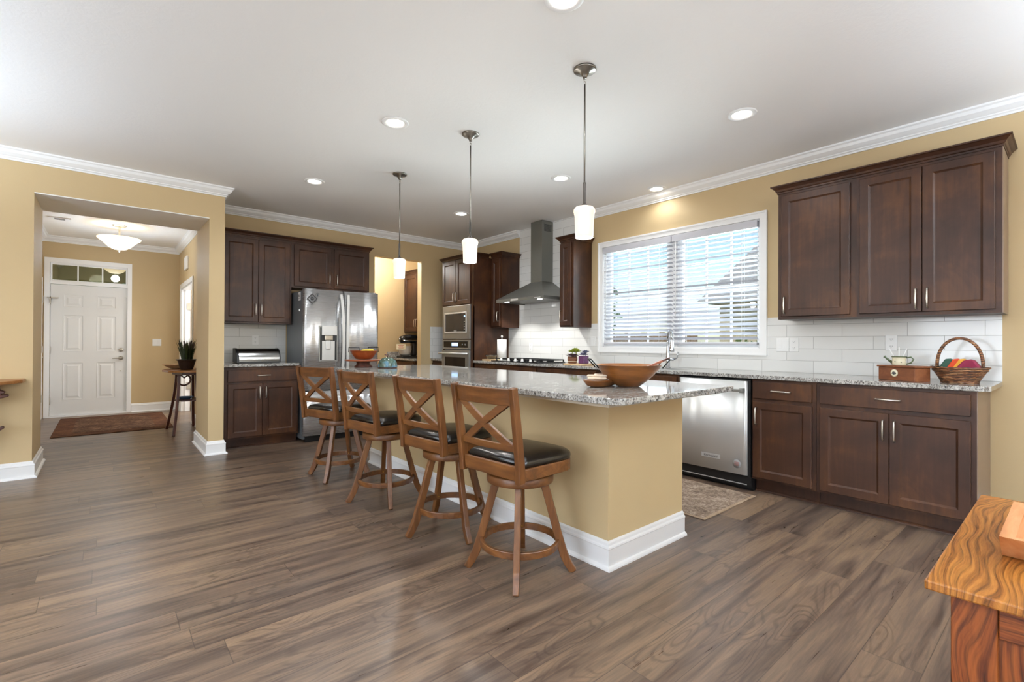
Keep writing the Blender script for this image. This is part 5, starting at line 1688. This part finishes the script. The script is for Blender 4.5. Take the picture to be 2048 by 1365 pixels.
for mname, lab, dy, dx in NL:
    prof = [(dy + .055, .072), (dy + .012, .137), (dy - .004, .140), (dy - .03, .122), (dy - .048, .092), (dy - .02, .078)]
    if mname == 'red_cloth': prof = [(dy + .06, .088), (dy + .02, .130), (dy - .005, .137), (dy - .025, .132), (dy - .055, .098), (dy - .03, .084)]
    prof = [(y, z + (.012 if z > .1 else 0)) for y, z in prof]
    o = xprism(MB(), [(y + .49, z + .914) for y, z in prof], 4.11 + dx * .6 - .052, 4.11 + dx * .6 + .05)
    tag(obj('folded_cloth', o, mname, None, .006), lab, 'cloth', 'folded cloths in the wicker basket')

# ------------------------------------------------------------------ pantry
cabinet('upper_cabinet', 'dark wall cabinet seen through the pantry opening', (3.98, 7.596, 1.328), R90, .9, 4.29 - 3.98, 1.0, doors=[(.03, .45, .018, .965, 'R', .15), (.456, .88, .018, .965, 'L', .15)], crown='front')
cabinet('base_cabinet', 'dark base cabinet under the mixer inside the pantry', (3.69, 7.596, 0), R90, .9, 4.29 - 3.69, .868, doors=[(.03, .45, .125, .70, 'R', .6), (.456, .88, .125, .70, 'L', .6)], drawers=[(.03, .88, .722, .85, True)], toe=.1)
tag(obj('countertop', MB().box(3.652, 6.69, .869, 4.288, 7.598, .899).box(3.652, 7.575, .899, 4.288, 7.598, 1.0), 'granite', None, .003), 'granite countertop with low backsplash inside the pantry', 'countertop')
mx = thing('stand_mixer', 'black stand mixer with steel bowl on the pantry counter', 'mixer', (3.88, 7.3, .8995))
MR = Matrix.Translation((3.93, 7.3, .8995)) @ Matrix.Rotation(PI, 4, 'Z')
obj('base', MB().rbox(-.10, -.1, 0, .2, .1, .035, .015, MR), 'black', mx)
obj('column', MB().rbox(-.11, -.055, .035, -.03, .055, .26, .02, MR), 'black', mx)
obj('motor_head', MB().tube([(-.15, 0, .30), (-.10, 0, .315), (0, 0, .32), (.12, 0, .312), (.175, 0, .305), (.19, 0, .305)], [.045, .068, .072, .066, .055, .03], 16, MR), 'black_gloss', mx)
obj('trim_band', MB().tube([(-.12, .06, .29), (.16, .055, .29)], .008, 8, MR).tube([(-.12, -.06, .29), (.16, -.055, .29)], .008, 8, MR), 'chrome', mx)
obj('hub_cap', MB().lathe([(.026, 0), (.024, .012), (0, .014)], (0, 0, 0), 18, MR @ Matrix.Translation((.188, 0, .306)) @ Matrix.Rotation(PI / 2, 4, 'Y')), 'chrome', mx)
obj('mixing_bowl', MB().lathe([(.05, .036), (.06, .04), (.095, .075), (.108, .13), (.108, .195), (.112, .2), (.105, .2), (.1, .13), (.085, .08), (0, .05)], (.09, 0, 0), 30, MR), 'steel', mx)
cdd = MB().box(3.735, 7.2, 1.055, 3.742, 7.36, 1.14)
tg_ = thing('card', 'cream printed card hanging on the mixer bowl', 'card', (3.73, 7.3, 1.1))
cc = Vector((3.84 - .105, 7.24, 1.085))
cmat = facing(cc, (-.6, -.8, 0))
obj('sheet', MB().box(-.075, -.045, -.002, .075, .045, 0, cmat), 'cream', tg_)
q = MB()
for k, wd in enumerate((.05, .035, .055, .04)): q.box(-wd, .02 - k * .014, 0, wd, .026 - k * .014, .0006, cmat)
obj('print', q, 'red_ink', tg_)

# ------------------------------------------------------------------ outdoors, seen through the blinds
g = obj('lawn', MB().box(4.7, -25, -.5, 45, 45, -.4), 'lawn'); g['kind'] = 'structure'
g = obj('front_yard', MB().box(-25, 12.2, -.5, 25, 60, -.4), 'lawn'); g['kind'] = 'structure'
nh = thing('neighbour_house', 'pale neighbouring house with grey gable roof outside the window', 'house', (15, 5.0, -.4))
obj('walls', MB().box(12.5, -5.0, -.4, 19, 6.2, 2.3), 'outside_wall', nh)
obj('roof', MB().add([(12.0, -5.4, 2.25), (12.0, 6.6, 2.25), (19.4, -5.4, 2.25), (19.4, 6.6, 2.25), (15.7, -5.4, 4.3), (15.7, 6.6, 4.3)], [(0, 1, 5, 4), (2, 4, 5, 3), (0, 4, 2), (1, 3, 5), (0, 2, 3, 1)]), 'outside_roof', nh)
obj('window', MB().box(12.46, 2.2, .6, 12.52, 3.4, 1.9), 'black_gloss', nh)
fn = thing('board_fence', 'brown board fence outside, left through the window', 'fence', (9.5, 9, -.4))
q = MB()
for k in range(40): q.box(9.5, 5.2 + k * .155, -.4, 9.53, 5.345 + k * .155, 1.35 + .03 * (k % 3))
obj('boards', q, 'fence', fn)
for nm, c, r, sd in (('round evergreen shrub outside before the neighbouring house', (8.2, 3.6, .35), .9, 3), ('sunlit yellow-green tree far beyond the front door transom', (-.5, 26, 3.2), 3.2, 9), ('tall leafy tree beyond the fence outside', (12.0, 11.5, 2.2), 2.0, 4)):
    rnd = random.Random(sd)
    tt = thing('shrub' if r < 1 else 'tree', nm, 'shrub' if r < 1 else 'tree', (c[0], c[1], -.4))
    q = MB()
    for k in range(900):
        v = Vector((rnd.gauss(0, 1), rnd.gauss(0, 1), rnd.gauss(0, 1))).normalized() * r * (rnd.random() ** .4)
        p = Vector(c) + v
        if p.z < -.35: continue
        a = Vector((rnd.uniform(-1, 1), rnd.uniform(-1, 1), rnd.uniform(-1, 1))).normalized(); b = a.cross(Vector((rnd.uniform(-1, 1), rnd.uniform(-1, 1), .3))).normalized()
        s = r * .09
        q.add([p - a * s, p + b * s * .6, p + a * s, p - b * s * .6], [(0, 1, 2, 3)])
    obj('foliage', q, 'leaf', tt)
    obj('trunk', MB().tube([(c[0], c[1], -.4), (c[0], c[1], c[2])], r * .08, 8), 'dark_wood', tt)
